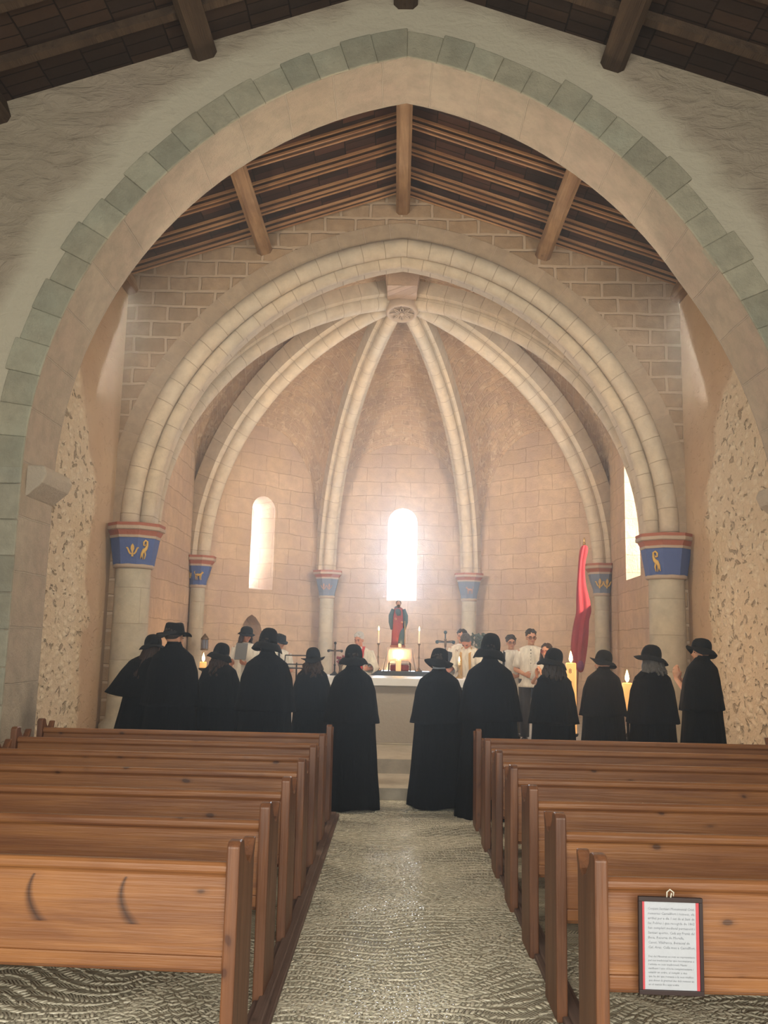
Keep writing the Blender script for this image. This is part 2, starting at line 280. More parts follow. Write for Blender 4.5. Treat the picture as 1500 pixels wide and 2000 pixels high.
# ------------------------------------------------------------------ mesh helpers
class MB:
    def __init__(s): s.v = []; s.f = []; s.uv = []; s.has = False; s.smooth = []
    def face(s, idx, uv=None, sm=False):
        s.f.append(tuple(idx)); s.smooth.append(sm)
        if uv: s.has = True
        s.uv += list(uv) if uv else [(0, 0)]*len(idx)
    def box(s, x0, x1, y0, y1, z0, z1, mat=None):
        b = len(s.v)
        for z in (z0, z1):
            for x, y in ((x0, y0), (x1, y0), (x1, y1), (x0, y1)): s.v.append(Vector((x, y, z)))
        if mat is not None:
            for i in range(b, b+8): s.v[i] = mat @ s.v[i]
        for q in ((0, 3, 2, 1), (4, 5, 6, 7), (0, 1, 5, 4), (1, 2, 6, 5), (2, 3, 7, 6), (3, 0, 4, 7)): s.face([b+i for i in q])
        return s
    def prism(s, pts, a, b, axis='x', mat=None):
        """pts 2-D outline; extruded from a to b along axis"""
        n = len(pts); o = len(s.v)
        for t in (a, b):
            for (p, q) in pts:
                v = {'x': (t, p, q), 'y': (p, t, q), 'z': (p, q, t)}[axis]; v = Vector(v); s.v.append(mat @ v if mat is not None else v)
        s.face([o+i for i in range(n)]); s.face([o+n+i for i in reversed(range(n))])
        for i in range(n):
            j = (i+1) % n; s.face([o+i, o+n+i, o+n+j, o+j])
        return s
    def rings(s, rs, cap=True, sm=True, close=True):
        """rs list of rings (equal length point lists)"""
        o = len(s.v); n = len(rs[0])
        for r in rs: s.v += [Vector(p) for p in r]
        for k in range(len(rs)-1):
            for i in range(n if close else n-1):
                j = (i+1) % n; s.face([o+k*n+i, o+k*n+j, o+(k+1)*n+j, o+(k+1)*n+i], sm=sm)
        if cap and close:
            s.face([o+i for i in reversed(range(n))]); s.face([o+(len(rs)-1)*n+i for i in range(n)])
        return s
    def lathe(s, prof, n=24, c=(0, 0), cap=True, sm=True, ph=0):
        return s.rings([[(c[0]+r*math.cos(ph+2*PI*i/n), c[1]+r*math.sin(ph+2*PI*i/n), z) for i in range(n)] for r, z in prof], cap, sm)
    def tube(s, pts, r, n=8, cap=True):
        pts = [Vector(p) for p in pts]; rr = r if isinstance(r, (list, tuple)) else [r]*len(pts); rings = []
        up = None
        for i, p in enumerate(pts):
            d = (pts[min(i+1, len(pts)-1)]-pts[max(i-1, 0)]).normalized()
            if up is None: up = d.orthogonal().normalized()
            a = (up-d*up.dot(d)); a = a.normalized() if a.length > 1e-5 else d.orthogonal().normalized(); up = a; b = d.cross(a)
            rings.append([p+(a*math.cos(2*PI*k/n)+b*math.sin(2*PI*k/n))*rr[i] for k in range(n)])
        return s.rings(rings, cap)
    def ell(s, c, r, nu=14, nv=9, rot=None):
        o = len(s.v); c = Vector(c); r = Vector(r) if not isinstance(r, (int, float)) else Vector((r, r, r)); ra = []
        for j in range(1, nv):
            a = PI*j/nv; ring = []
            for i in range(nu):
                b = 2*PI*i/nu; q = Vector((r.x*math.sin(a)*math.cos(b), r.y*math.sin(a)*math.sin(b), -r.z*math.cos(a)))
                if rot is not None: q = rot @ q
                ring.append(c+q)
            ra.append(ring)
        s.rings(ra, cap=False); t0 = Vector((0, 0, -r.z)); t1 = Vector((0, 0, r.z))
        if rot is not None: t0 = rot @ t0; t1 = rot @ t1
        k = len(s.v); s.v += [c+t0, c+t1]; n = nu; L = o+(nv-2)*n
        for i in range(n):
            s.face([o+(i+1) % n, o+i, k], sm=True); s.face([L+i, L+(i+1) % n, k+1], sm=True)
        return s
    def cone(s, a, b, ra, rb, n=12):
        a = Vector(a); b = Vector(b); s.tube([a, b], [ra, rb], n); s.ell(a, ra, 10, 7); s.ell(b, rb, 10, 7); return s
    def build(s, name, mat, parent=None, kind=None, loc=None, rz=0, smooth=None):
        me = D.meshes.new(name); me.from_pydata([tuple(v) for v in s.v], [], s.f)
        me.polygons.foreach_set('use_smooth', [smooth if smooth is not None else q for q in s.smooth])
        if s.has:
            l = me.uv_layers.new(name='uv'); l.data.foreach_set('uv', [c for p in s.uv for c in p])
        me.materials.append(mat if not isinstance(mat, str) else M[mat]); me.validate()
        o = D.objects.new(name, me); COL.objects.link(o)
        if parent is not None: o.parent = parent
        if kind: o['kind'] = kind
        if loc is not None: o.location = loc
        o.rotation_euler.z = rz
        return o
def fixn(o):
    bm = bmesh.new(); bm.from_mesh(o.data); bmesh.ops.recalc_face_normals(bm, faces=bm.faces); bm.to_mesh(o.data); bm.free(); return o
def bevel(o, w=.008, seg=2):
    m = o.modifiers.new('bevel', 'BEVEL'); m.width = w; m.segments = seg; m.limit_method = 'ANGLE'; return o
def tag(o, label, cat, group=None):
    o['label'] = label; o['category'] = cat
    if group: o['group'] = group
    return o
def thing(name, label, cat, loc=(0, 0, 0), rz=0, group=None):
    o = D.objects.new(name, None); COL.objects.link(o); o.location = loc; o.rotation_euler.z = rz; o.empty_display_size = .1
    return tag(o, label, cat, group)
def bake(o):
    dg = bpy.context.evaluated_depsgraph_get(); dg.update(); me = D.meshes.new_from_object(o.evaluated_get(dg)); o.modifiers.clear(); o.data = me; return o
def cut(o, cutter):
    m = o.modifiers.new('b', 'BOOLEAN'); m.operation = 'DIFFERENCE'; m.object = cutter; m.solver = 'EXACT'
    bpy.context.view_layer.update(); bake(o); D.objects.remove(cutter)
def copy_tree(o, parent=None):
    c = o.copy(); COL.objects.link(c)
    if parent is not None: c.parent = parent
    for ch in list(o.children): copy_tree(ch, c)
    return c
def sweep(name, path, prof, mat, parent=None, closed=True, kind=None):
    """path: [(point, outward normal)], binormal = +Y world ; prof: [(n, b)]"""
    mb = MB(); n = len(prof); L = 0; rings = []; u = []
    for i, (p, nn) in enumerate(path):
        if i: L += (Vector(p)-Vector(path[i-1][0])).length
        u.append(L); B = Vector((0, 1, 0))
        rings.append([Vector(p)+Vector(nn)*a+B*b for a, b in prof])
    w = [0]
    for i in range(n): w.append(w[-1]+math.dist(prof[i], prof[(i+1) % n]))
    for r in rings: mb.v += r
    for k in range(len(rings)-1):
        for i in range(n if closed else n-1):
            j = (i+1) % n
            mb.face([k*n+i, k*n+j, (k+1)*n+j, (k+1)*n+i], [(u[k], w[i]), (u[k], w[i+1]), (u[k+1], w[i+1]), (u[k+1], w[i])], sm=n > 8)
    if closed:
        mb.face(range(n)); mb.face([(len(rings)-1)*n+i for i in reversed(range(n))])
    o = mb.build(name, mat, parent, kind); fixn(o)
    return o
def arch_path(hw, z0, z1, Y, n=22, jamb=0.0, cx=0.0):
    rise = z1-z0; c = (rise*rise-hw*hw)/(2*hw); R = hw+c; a1 = math.acos(c/R); L = []
    if jamb is not None and jamb < z0: L.append(((cx-hw, Y, jamb), (-1, 0, 0)))
    for i in range(n+1):
        a = a1*i/n; L.append(((cx+c-R*math.cos(a), Y, z0+R*math.sin(a)), (-math.cos(a), 0, math.sin(a))))
    L2 = [((2*cx-p[0], p[1], p[2]), (-q[0], 0, q[2])) for p, q in reversed(L)]
    apx = (L[-1][0], (0, 0, 1/max(.3, L[-1][1][2])))
    return L[:-1]+[apx]+L2[1:]

# ------------------------------------------------------------------ the setting
def roofz(x): return 8.74-.34*abs(x)
def warpR(P):
    return [((p[0]+(.28*min(1, max(0, (5.7-p[2])/2.4)) if p[0] > 0 else 0), p[1], p[2]), q) for p, q in P]
def gable_wall(name, hw, z0, z1, Y0, Y1, XW, mat, jamb):
    P = arch_path(hw, z0, z1, Y0, 22, jamb); P = warpR(P) if Y0 < 10 else P; mb = MB(); n = len(P); half = n//2; out = []
    A = Vector((-XW, 0, P[0][0][2])); Bp = Vector((-XW, 0, roofz(XW)+.2)); C = Vector((0, 0, roofz(0)+.2)); l1 = (Bp-A).length; l2 = (C-Bp).length
    for i in range(half+1):
        z = P[i][0][2]
        if i <= 1 and jamb is not None and jamb < z0: q = Vector((-XW, 0, z))
        else:
            t = (i/half)**.9*(l2+(roofz(XW)+.2-z0)); q = Vector((-XW, 0, z0+t)) if t < roofz(XW)+.2-z0 else Bp.lerp(C, (t-(roofz(XW)+.2-z0))/l2)
        out.append(q)
    out += [Vector((-q.x, 0, q.z)) for q in reversed(out[:-1])]
    for Y in (Y0, Y1):
        for i in range(n): mb.v.append(Vector((P[i][0][0], Y, P[i][0][2])))
        for i in range(n): mb.v.append(Vector((out[i].x, Y, out[i].z)))
    for i in range(n-1):
        mb.face([i, i+1, n+i+1, n+i]); mb.face([2*n+i, 3*n+i, 3*n+i+1, 2*n+i+1]); mb.face([i, 2*n+i, 2*n+i+1, i+1])
    return fixn(mb.build(name, mat, kind='structure'))
gable_wall('wall_nave_arch', 3.79, 3.3, 7.87, 8.6, 9.38, 6.2, 'plaster', -.3)
# nave arch: jamb stones, warm soffit, ring of voussoirs
arch = thing('pointed_nave_arch', 'wide pointed stone arch with greenish voussoir ring framing the sanctuary', 'arch', (0, 9, 0)); arch['kind'] = 'structure'
def par(o, p): o.parent = p; o.location = Vector(o.location)-Vector(p.location); return o
P = warpR(arch_path(3.765, 3.3, 7.845, 0, 30, -.2))
par(sweep('soffit', P, [(0, 8.585), (0, 9.40), (.05, 9.40), (.05, 8.585)], 'soffit'), arch)
P2 = warpR(arch_path(3.765, 3.3, 7.845, 0, 60, None)); rv = random.Random(11); mid_ = len(P2)//2; k = 0
while k < len(P2)-1:
    k1 = min(k+3, len(P2)-1)
    if k < mid_ < k1: k1 = mid_
    wv = rv.choice((.30, .33, .34, .37)); m_ = MB(); rs = []
    for yy in (8.572-rv.uniform(0, .012), 8.65):
        lo = [Vector((P2[j][0][0], yy, P2[j][0][2])) for j in range(k, k1+1)]; hi = [q+Vector(P2[j][1])*min(wv, .4)/max(1.0, Vector(P2[j][1]).length) for q, j in zip(lo, range(k, k1+1))]
        rs.append(lo+hi[::-1])
    m_.rings(rs, sm=False); par(bevel(fixn(m_.build('voussoir', 'vous')), .012), arch); k = k1
# toothed jamb facing below the ring
jm = []
for sx in (-1, 1):
    for k in range(10):
        z0 = -.1+k*.36; w = .42+.2*(k % 2)+random.uniform(-.05, .05)
        x0 = 3.766 if sx < 0 else 4.046; a, b = sorted((sx*x0, sx*(x0+w)))
        jm.append((a, b, z0+.004, z0+.356))
for a, b, z0, z1 in jm: par(bevel(MB().box(a, b, 8.57-random.uniform(0, .01), 8.66, z0, z1).build('jamb_stone', 'jambstone'), .01), arch)
for sx in (-1, 1):
    o_ = 0 if sx < 0 else .28; mb = MB().prism([(sx*(x+o_), z) for x, z in [(3.80, 3.36), (3.60, 3.36), (3.56, 3.28), (3.60, 3.18), (3.76, 3.04), (3.80, 3.04)]], 8.70, 9.42, 'y')
    par(bevel(fixn(mb.build('impost_block', 'soffit')), .02), arch)
# sanctuary side walls
for s, nm in ((-1, 'wall_sanctuary_left'), (1, 'wall_sanctuary_right')):
    a, b = sorted((s*4.27, s*4.7)); MB().box(a, b, 9.38, 13.6, -.3, 7.5).build(nm, 'rubble', kind='structure')
    a, b = sorted((s*6.0, s*6.4)); MB().box(a, b, -3, 8.7, -.3, 6.9).build('wall_nave_left' if s < 0 else 'wall_nave_right', 'plaster', kind='structure')
MB().box(-6.4, 6.4, -3.4, -3, -.3, 9).build('wall_west', 'plaster', kind='structure')
# the triumphal arch wall
gable_wall('wall_triumphal_arch', 4.10, 3.3, 8.0, 13.0, 13.5, 4.65, 'chancel', -.3)
# thin scattering volume added through the church to imitate the lens's veiling glare
hz = MB().box(-6.35, 6.35, -3.35, 20.9, -.25, 9.1).build('glare_volume', M['glass']); hm = NT('glare_volume'); hm.n.remove(hm.b); vs = hm.new('ShaderNodeVolumeScatter'); vs.inputs['Density'].default_value = .009; vs.inputs['Anisotropy'].default_value = .72
vs.inputs['Color'].default_value = (.92, .97, 1, 1); hm.l.new(vs.outputs[0], hm.out.inputs['Volume']); hz.data.materials[0] = hm.m; hz['kind'] = 'stuff'; tag(hz, 'thin pale scattering volume added to imitate lens veiling glare', 'glare_volume')
# floors and steps
MB().box(-6.4, 6.4, -3, 9.72, -.3, 0).build('floor', 'grout', kind='structure')
MB().box(-4.4, 4.4, 9.70, 10.78, -.3, .124).build('floor_step_lower', 'step', kind='structure')
MB().box(-4.4, 4.4, 10.76, 20.5, -.3, .29).build('floor_sanctuary', 'step', kind='structure')
# roof
for y0, y1, nm, mt in ((-3, 8.62, 'ceiling_nave', 'deckdark'), (9.36, 13.05, 'ceiling_sanctuary', 'deck')):
    mb = MB(); XW = 6.4 if nm == 'ceiling_nave' else 4.7
    mb.prism([(-XW, roofz(XW)), (0, roofz(0)), (XW, roofz(XW)), (XW, roofz(XW)+.1), (0, roofz(0)+.1), (-XW, roofz(XW)+.1)], y0, y1, 'y'); fixn(mb.build(nm, mt, kind='structure'))
def beam(name, label, x, zb, y0, y1, w, h, mat, grp=None, tilt=0, sag=.0):
    mb = MB(); n = 10; rings = []
    for i in range(n+1):
        y = y0+(y1-y0)*i/n; k = 1+.05*noise.noise(Vector((x*3, y*.7, 1))); dx = .015*noise.noise(Vector((x, y*.9, 5)))
        W2 = w/2*k; c = .2*w
        pr = [(-W2+c, 0), (W2-c, 0), (W2, c), (W2, h), (-W2, h), (-W2, c)]
        ct, st = math.cos(tilt), math.sin(tilt)
        rings.append([(dx+px*ct-pz*st, y-(y0+y1)/2, px*st+pz*ct) for px, pz in pr])
    mb.rings(rings, sm=False); o = mb.build(name, mat, loc=(x, (y0+y1)/2, zb)); fixn(o); o['kind'] = 'structure'; return tag(o, label, 'beam', grp)
beam('ridge_beam', 'thick brown ridge beam along the top of the sanctuary roof', -.02, 8.31, 9.36, 13.1, .21, .34, 'beam')
beam('purlin_beam', 'brown squared roof beam left of the ridge in the sanctuary', -2.15, 7.62, 9.36, 13.1, .24, .32, 'beam', None, .33)
beam('purlin_beam', 'brown squared roof beam right of the ridge in the sanctuary', 2.15, 7.60, 9.36, 13.1, .24, .32, 'beam', None, -.33)
beam('wall_plate_beam', 'dark beam lying on the left sanctuary wall under the roof', -4.2, 6.94, 9.36, 13.0, .2, .28, 'beam', None, .33)
beam('wall_plate_beam', 'dark beam lying on the right sanctuary wall under the roof', 4.2, 6.94, 9.36, 13.0, .2, .28, 'beam', None, -.33)
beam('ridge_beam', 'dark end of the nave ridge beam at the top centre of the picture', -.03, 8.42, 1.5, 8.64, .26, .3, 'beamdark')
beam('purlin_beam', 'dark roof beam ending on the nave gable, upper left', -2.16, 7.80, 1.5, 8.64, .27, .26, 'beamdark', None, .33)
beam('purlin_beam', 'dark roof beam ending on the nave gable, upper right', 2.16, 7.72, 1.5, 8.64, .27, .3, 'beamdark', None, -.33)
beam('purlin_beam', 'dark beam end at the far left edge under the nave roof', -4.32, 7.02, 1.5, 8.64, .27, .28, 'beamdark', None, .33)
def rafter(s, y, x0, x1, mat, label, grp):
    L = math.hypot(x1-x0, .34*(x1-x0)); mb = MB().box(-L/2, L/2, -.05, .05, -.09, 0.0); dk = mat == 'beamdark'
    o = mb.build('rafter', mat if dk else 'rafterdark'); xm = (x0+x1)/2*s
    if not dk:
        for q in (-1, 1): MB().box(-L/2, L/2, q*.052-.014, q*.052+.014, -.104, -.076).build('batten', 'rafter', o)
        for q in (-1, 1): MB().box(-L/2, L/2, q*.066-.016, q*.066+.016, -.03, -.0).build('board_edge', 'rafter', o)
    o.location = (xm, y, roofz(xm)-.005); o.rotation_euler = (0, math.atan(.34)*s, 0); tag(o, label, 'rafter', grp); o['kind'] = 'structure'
names = {-1: 'left', 1: 'right'}
for s in (-1, 1):
    order = ['nearest the nave arch', 'second back from the nave arch', 'third back from the nave arch', 'fourth back from the nave arch', 'fifth back from the nave arch', 'against the apse gable']
    for k, y in enumerate((9.75, 10.38, 11.0, 11.65, 12.28, 12.85)):
        rafter(s, y+.05*s, .06, 4.6, 'rafter', 'moulded brown rafter on the %s roof slope, %s' % (names[s], order[k]), 'rafters of the sanctuary roof')
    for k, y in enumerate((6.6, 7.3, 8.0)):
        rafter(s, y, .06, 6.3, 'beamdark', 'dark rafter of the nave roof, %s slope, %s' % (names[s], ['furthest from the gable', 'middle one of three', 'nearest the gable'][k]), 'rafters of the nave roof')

# ---- triumphal arch mouldings
tri = thing('triumphal_arch', 'moulded pointed arch of pale stone rolls in front of the apse vault', 'arch', (0, 13, 0)); tri['kind'] = 'structure'
def circ(cn, cb, r, a0, a1, k=7): return [(cn+r*math.cos(rad(a0+(a1-a0)*i/k)), cb+r*math.sin(rad(a0+(a1-a0)*i/k))) for i in range(k+1)]
def arcP(hw, z1, spring=3.3): return arch_path(hw, spring, z1, 0, 34, None)
par(sweep('flat_outer_ring', arcP(4.16, 7.90), [(0, 12.985), (.27, 12.985), (.27, 13.06), (0, 13.06)], 'outer'), tri)
par(sweep('outer_roll', arcP(4.03, 7.78), circ(0, 13.02, .14, 0, 345, 15), 'rib'), tri)
par(sweep('fillet', arcP(3.93, 7.72), [(-.02, 13.12), (.25, 13.10), (.25, 13.5), (-.02, 13.5)], 'rib'), tri)
par(sweep('inner_roll', arcP(3.83, 7.66), circ(0, 13.23, .115, 0, 345, 15), 'rib'), tri)
par(sweep('back_order', arcP(3.74, 7.60), [(0, 13.32), (.12, 13.28), (.3, 13.28), (.3, 13.52), (0, 13.52)], 'rib'), tri)
# ---- apse polygon
CX = .05
V = [(-3.97, 13.5), (-4.08, 17.55), (-1.72, 19.75), (1.78, 19.75), (4.18, 17.55), (3.97, 13.5)]
ZS = 3.2
BO = Vector((-.01, 15.5, 7.95))
apex = [6.1, 6.25, 6.15, 6.25, 6.1]
wn_ = ['wall_apse_left', 'wall_apse_left_diagonal', 'wall_apse_centre', 'wall_apse_right_diagonal', 'wall_apse_right']
def form(s, zm): return ZS+(zm-ZS)*max(0, 1-abs(s)**2.3)**.5
wins = {1: ((at(516, 1148, 18.6)), .60, 2.72, 4.72), 2: (at(784, 1172, 19.75), .66, 2.60, 4.68), 4: (None, 1.15, 2.85, 5.7)}
for i in range(5):
    a = Vector((*V[i], 0)); b = Vector((*V[i+1], 0)); L = (b-a).length; ang = math.atan2(b.y-a.y, b.x-a.x); N = 28
    # outline with arched top, raised a little into the web, extruded outwards
    top = [(L*k/N, form(2*k/N-1, apex[i])+.12) for k in range(N+1)]
    pts = [(-.05, -.3), (L+.05, -.3)]+[(x, z) for x, z in reversed(top)]
    mb = MB(); mb.prism(pts, 0, .9, 'y'); w = mb.build(wn_[i], 'apse', kind='structure', loc=a, rz=ang); fixn(w)
    if i in wins:
        c, ww, z0, z1 = wins[i]
        if i == 1: u = (Vector((c.x, c.y, 0))-a).dot((b-a).normalized())-.02
        elif i == 2: u = c.x-a.x
        else: u = 2.35
        def win_outline(u, hw, z0, z1):
            r = hw; return [(u-hw, z0), (u+hw, z0)]+[(u+r*math.cos(PI*k/10), z1-r+r*math.sin(PI*k/10)) for k in range(11)]
        o1 = win_outline(u, ww/2*1.0, z0, z1); o2 = win_outline(u, ww/2*.62, z0+.12, z1-.12)
        if i == 4: o2 = win_outline(u, ww/2*.82, z0+.1, z1-.1)
        if i == 2: o2 = win_outline(u, ww/2*.93, z0+.03, z1-.03)
        cb = MB(); cb.rings([[(x, -.02, z) for x, z in o1], [(x, .02, z) for x, z in o1], [(x, .88, z) for x, z in o2], [(x, .95, z) for x, z in o2]], sm=False)
        cc = cb.build('cutter', 'apse', loc=a, rz=ang); fixn(cc); cut(w, cc)
        g = MB(); g.prism(o2, .84, .85, 'y'); go = g.build('window_%d' % (1 if i == 1 else 2 if i == 2 else 3), 'glass', kind='structure', loc=a, rz=ang)
        fixn(go)
        mid = a+Matrix.Rotation(ang, 3, 'Z') @ Vector((u, .8, 0)); mid.z = (z0+z1)/2; inn = mid+Matrix.Rotation(ang, 3, 'Z') @ Vector((0, -1, 0))
        area('window_portal', mid, inn, ww*1.0, z1-z0, 0, (1, 1, 1), portal=True)
        wd = {1: (13, (.95, .97, 1)), 2: (165, (.72, .85, 1)), 4: (7, (1, .76, .38))}[i]
        area('window_daylight', mid+(inn-mid)*.03, inn+Vector((0, 0, -.12)), ww*.6, (z1-z0)*.85, wd[0], wd[1])
# a plain wall stub closes the corner behind the triumphal arch
# rib curve
TM = rad(76)
def ribpt(base, t, top=BO):
    th = TM*t; h = (1-math.cos(th))/(1-math.cos(TM)); v = math.sin(th)/math.sin(TM)
    return Vector((base.x+(top.x-base.x)*h, base.y+(top.y-base.y)*h, base.z+(top.z-base.z)*v))
# webs
def webmesh(nm, grid):
    mb = MB(); n = len(grid[0])
    for r in grid: mb.v += r
    for k in range(len(grid)-1):
        for j in range(n-1): mb.face([k*n+j, k*n+j+1, (k+1)*n+j+1, (k+1)*n+j], [(k*.14, j*.24), (k*.14, j*.24+.24), (k*.14+.14, j*.24+.24), (k*.14+.14, j*.24)], sm=True)
    o = mb.build(nm, 'web', kind='structure'); return o
TOPW = BO+Vector((0, 0, .26))
for i in range(5):
    grid = []
    for k in range(25):
        s = -1+2*k/24; a = Vector((*V[i], 0)); b = Vector((*V[i+1], 0)); q = a.lerp(b, (s+1)/2); q.z = form(s, apex[i])
        inw = (Vector((BO.x, BO.y, 0))-(a+b)/2).normalized()
        row = []
        for j in range(25):
            t = j/24; p = ribpt(q, t, TOPW); nz = noise.noise(p*1.7)*.05+noise.noise(p*5)*.02
            p += Vector((0, 0, nz*(4*t*(1-t)))); row.append(p)
        grid.append(row)
    webmesh('ceiling_apse_web', grid)
# front barrel between triumphal arch and front ribs
AP = arch_path(3.95, 3.3, 7.95, 13.45, 24, None); nA = len(AP); half = nA//2
for s in (0, 1):
    grid = []
    base = Vector((*V[0 if s == 0 else 5], ZS))
    for k in range(half+1):
        p = Vector(AP[k][0] if s == 0 else AP[nA-1-k][0]); t = k/half; q = ribpt(base, t, TOPW)
        # match by height
        grid.append([p.lerp(q, j/6)+Vector((0, 0, .06*math.sin(PI*j/6)*t)) for j in range(7)])
    webmesh('ceiling_apse_front_web', grid)
# ribs
def rib(base, label, w=.24, d=.34, t0=0, off=0.0):
    b = base; t = thing('vault_rib', label, 'rib', (b.x, b.y, b.z)); t['kind'] = 'structure'; dirh = Vector((BO.x-b.x, BO.y-b.y, 0)).normalized(); side = Vector((-dirh.y, dirh.x, 0)); n = 40
    def build(nm, prof):
        mb = MB(); L = 0; prev = None; rs = []; m_ = len(prof)
        wv = [0]
        for q in range(m_): wv.append(wv[-1]+math.dist(prof[q], prof[(q+1) % m_]))
        us = []
        for k in range(n+1):
            tt = t0+(1-t0)*k/n; p = ribpt(b, tt); p2 = ribpt(b, min(1, tt+.01)); p1 = ribpt(b, max(0, tt-.01)); tan = (p2-p1).normalized(); nn = side.cross(tan).normalized()
            if nn.z > 0: nn = -nn
            if tt < .02: nn = dirh.copy()
            if prev is not None: L += (p-prev).length
            prev = p; us.append(L); rs.append([p+side*x+nn*z-Vector(b) for x, z in prof])
        for r in rs: mb.v += r
        for k in range(n):
            for q in range(m_):
                j = (q+1) % m_; mb.face([k*m_+q, k*m_+j, (k+1)*m_+j, (k+1)*m_+q], [(us[k], wv[q]), (us[k], wv[q+1]), (us[k+1], wv[q+1]), (us[k+1], wv[q])], sm=m_ > 6)
        o = mb.build(nm, 'rib', t); return fixn(o)
    build('roll_moulding', [(x, z) for x, z in circ(0, .05, 0.098*w/.17, 0, 345, 15)])
    build('rib_back', [(-w, -d), (w, -d), (w, -.03), (w*.72, .0), (-w*.72, .0), (-w, -.03)])
    return t
caps_small = [(Vector((-3.90, 17.35, ZS)), 'left'), (Vector((4.02, 17.35, ZS)), 'right')]
caps_mid = [(Vector((-1.55, 19.5, ZS-.05)), 'left'), (Vector((1.58, 19.5, ZS-.05)), 'right')]
for b, nm in caps_small: rib(b, 'curved vault rib rising from the small painted capital on the %s to the boss' % nm)
for b, nm in caps_mid: rib(b, 'steep central vault rib, %s of the middle window, rising to the boss' % nm, .20)
rib(Vector((-3.96, 13.75, 3.3)), 'front vault rib sweeping left from the boss behind the triumphal arch', .26)
rib(Vector((3.98, 13.75, 3.3)), 'front vault rib sweeping right from the boss behind the triumphal arch', .26)
# ridge stub + boss
bs = thing('vault_boss', 'round keystone carved with a rosette where the vault ribs meet', 'boss', (-.01, 15.38, 7.60)); bs['kind'] = 'structure'
mb = MB(); mb.lathe([(.0, .25), (.29, .25), (.29, .02), (.27, 0), (.235, 0), (.23, .03), (0, .03)], 40, cap=False); bo = mb.build('disc', 'cream', bs)
mb = MB()
for k in range(8):
    a = 2*PI*k/8; c, s_ = math.cos(a), math.sin(a)
    for q in range(2):
        pts = [(c*.03, s_*.03, .02), (math.cos(a-.22)*.12, math.sin(a-.22)*.12, 0), (c*.21, s_*.21, .015), (math.cos(a+.22)*.12, math.sin(a+.22)*.12, 0), (c*.03, s_*.03, .02)]
    mb.tube(pts, .013, 6)
mb.ell((0, 0, .0), (.045, .045, .03)); mb.build('carved_rosette', 'cream', bs); bs.rotation_euler = (rad(-14), 0, 0)
mb = MB(); mb.prism([(-.26, 0), (.26, 0), (.33, .45), (-.33, .45)], -.75, .1, 'y'); rb = mb.build('keystone_block', 'apse', loc=(-.01, 15.3, 7.80)); fixn(rb); tag(rb, 'squared stone block joining the boss to the triumphal arch', 'stone block'); rb['kind'] = 'structure'

# ------------------------------------------------------------------ columns with painted capitals
def fleur(mb, cx, cz, s, y):
    def P(pts): mb.prism([(cx+a*s, cz+b*s) for a, b in pts], y, y+.012, 'y')
    P([(0, 1), (.17, .72), (.2, .4), (.09, .12), (.06, -.1), (.12, -.45), (-.12, -.45), (-.06, -.1), (-.09, .12), (-.2, .4), (-.17, .72)])
    for q in (-1, 1):
        P([(q*a, b) for a, b in [(.07, -.12), (.22, .0), (.38, .3), (.5, .55), (.66, .6), (.74, .45), (.62, .48), (.55, .3), (.45, .02), (.28, -.2), (.09, -.22)]][::q])
def bird(mb, cx, cz, s, y, q=1):
    def T(pts, r): mb.tube([(cx+q*a*s, y+.006, cz+b*s) for a, b in pts], [x*s for x in r], 8)
    T([(-.28, -.75), (-.18, -.25), (0, .05), (.16, .2), (.26, .5), (.22, .85), (.02, .95), (-.14, .78), (-.1, .5), (.04, .45), (.08, .62)], [.03, .12, .2, .15, .1, .09, .09, .08, .07, .05, .03])
    T([(.05, 0), (.18, -.35), (.12, -.75)], [.09, .07, .05]); T([(-.1, -.1), (-.1, -.45), (-.02, -.78)], [.08, .06, .04])
def lamb(mb, cx, cz, s, y, q=1):
    def T(pts, r): mb.tube([(cx+q*a*s, y+.006, cz+b*s) for a, b in pts], [x*s for x in r], 8)
    T([(-.45, .12), (-.2, .18), (.2, .16), (.38, .3), (.52, .5), (.68, .46)], [.13, .19, .18, .13, .12, .06]); T([(.5, .52), (.44, .72)], [.04, .02])
    for a in (-.42, -.22, .18, .34): T([(a, .1), (a-.05, -.2), (a, -.55)], [.09, .05, .04])
    T([(-.5, .2), (-.62, .55), (-.5, .7)], [.04, .05, .03])
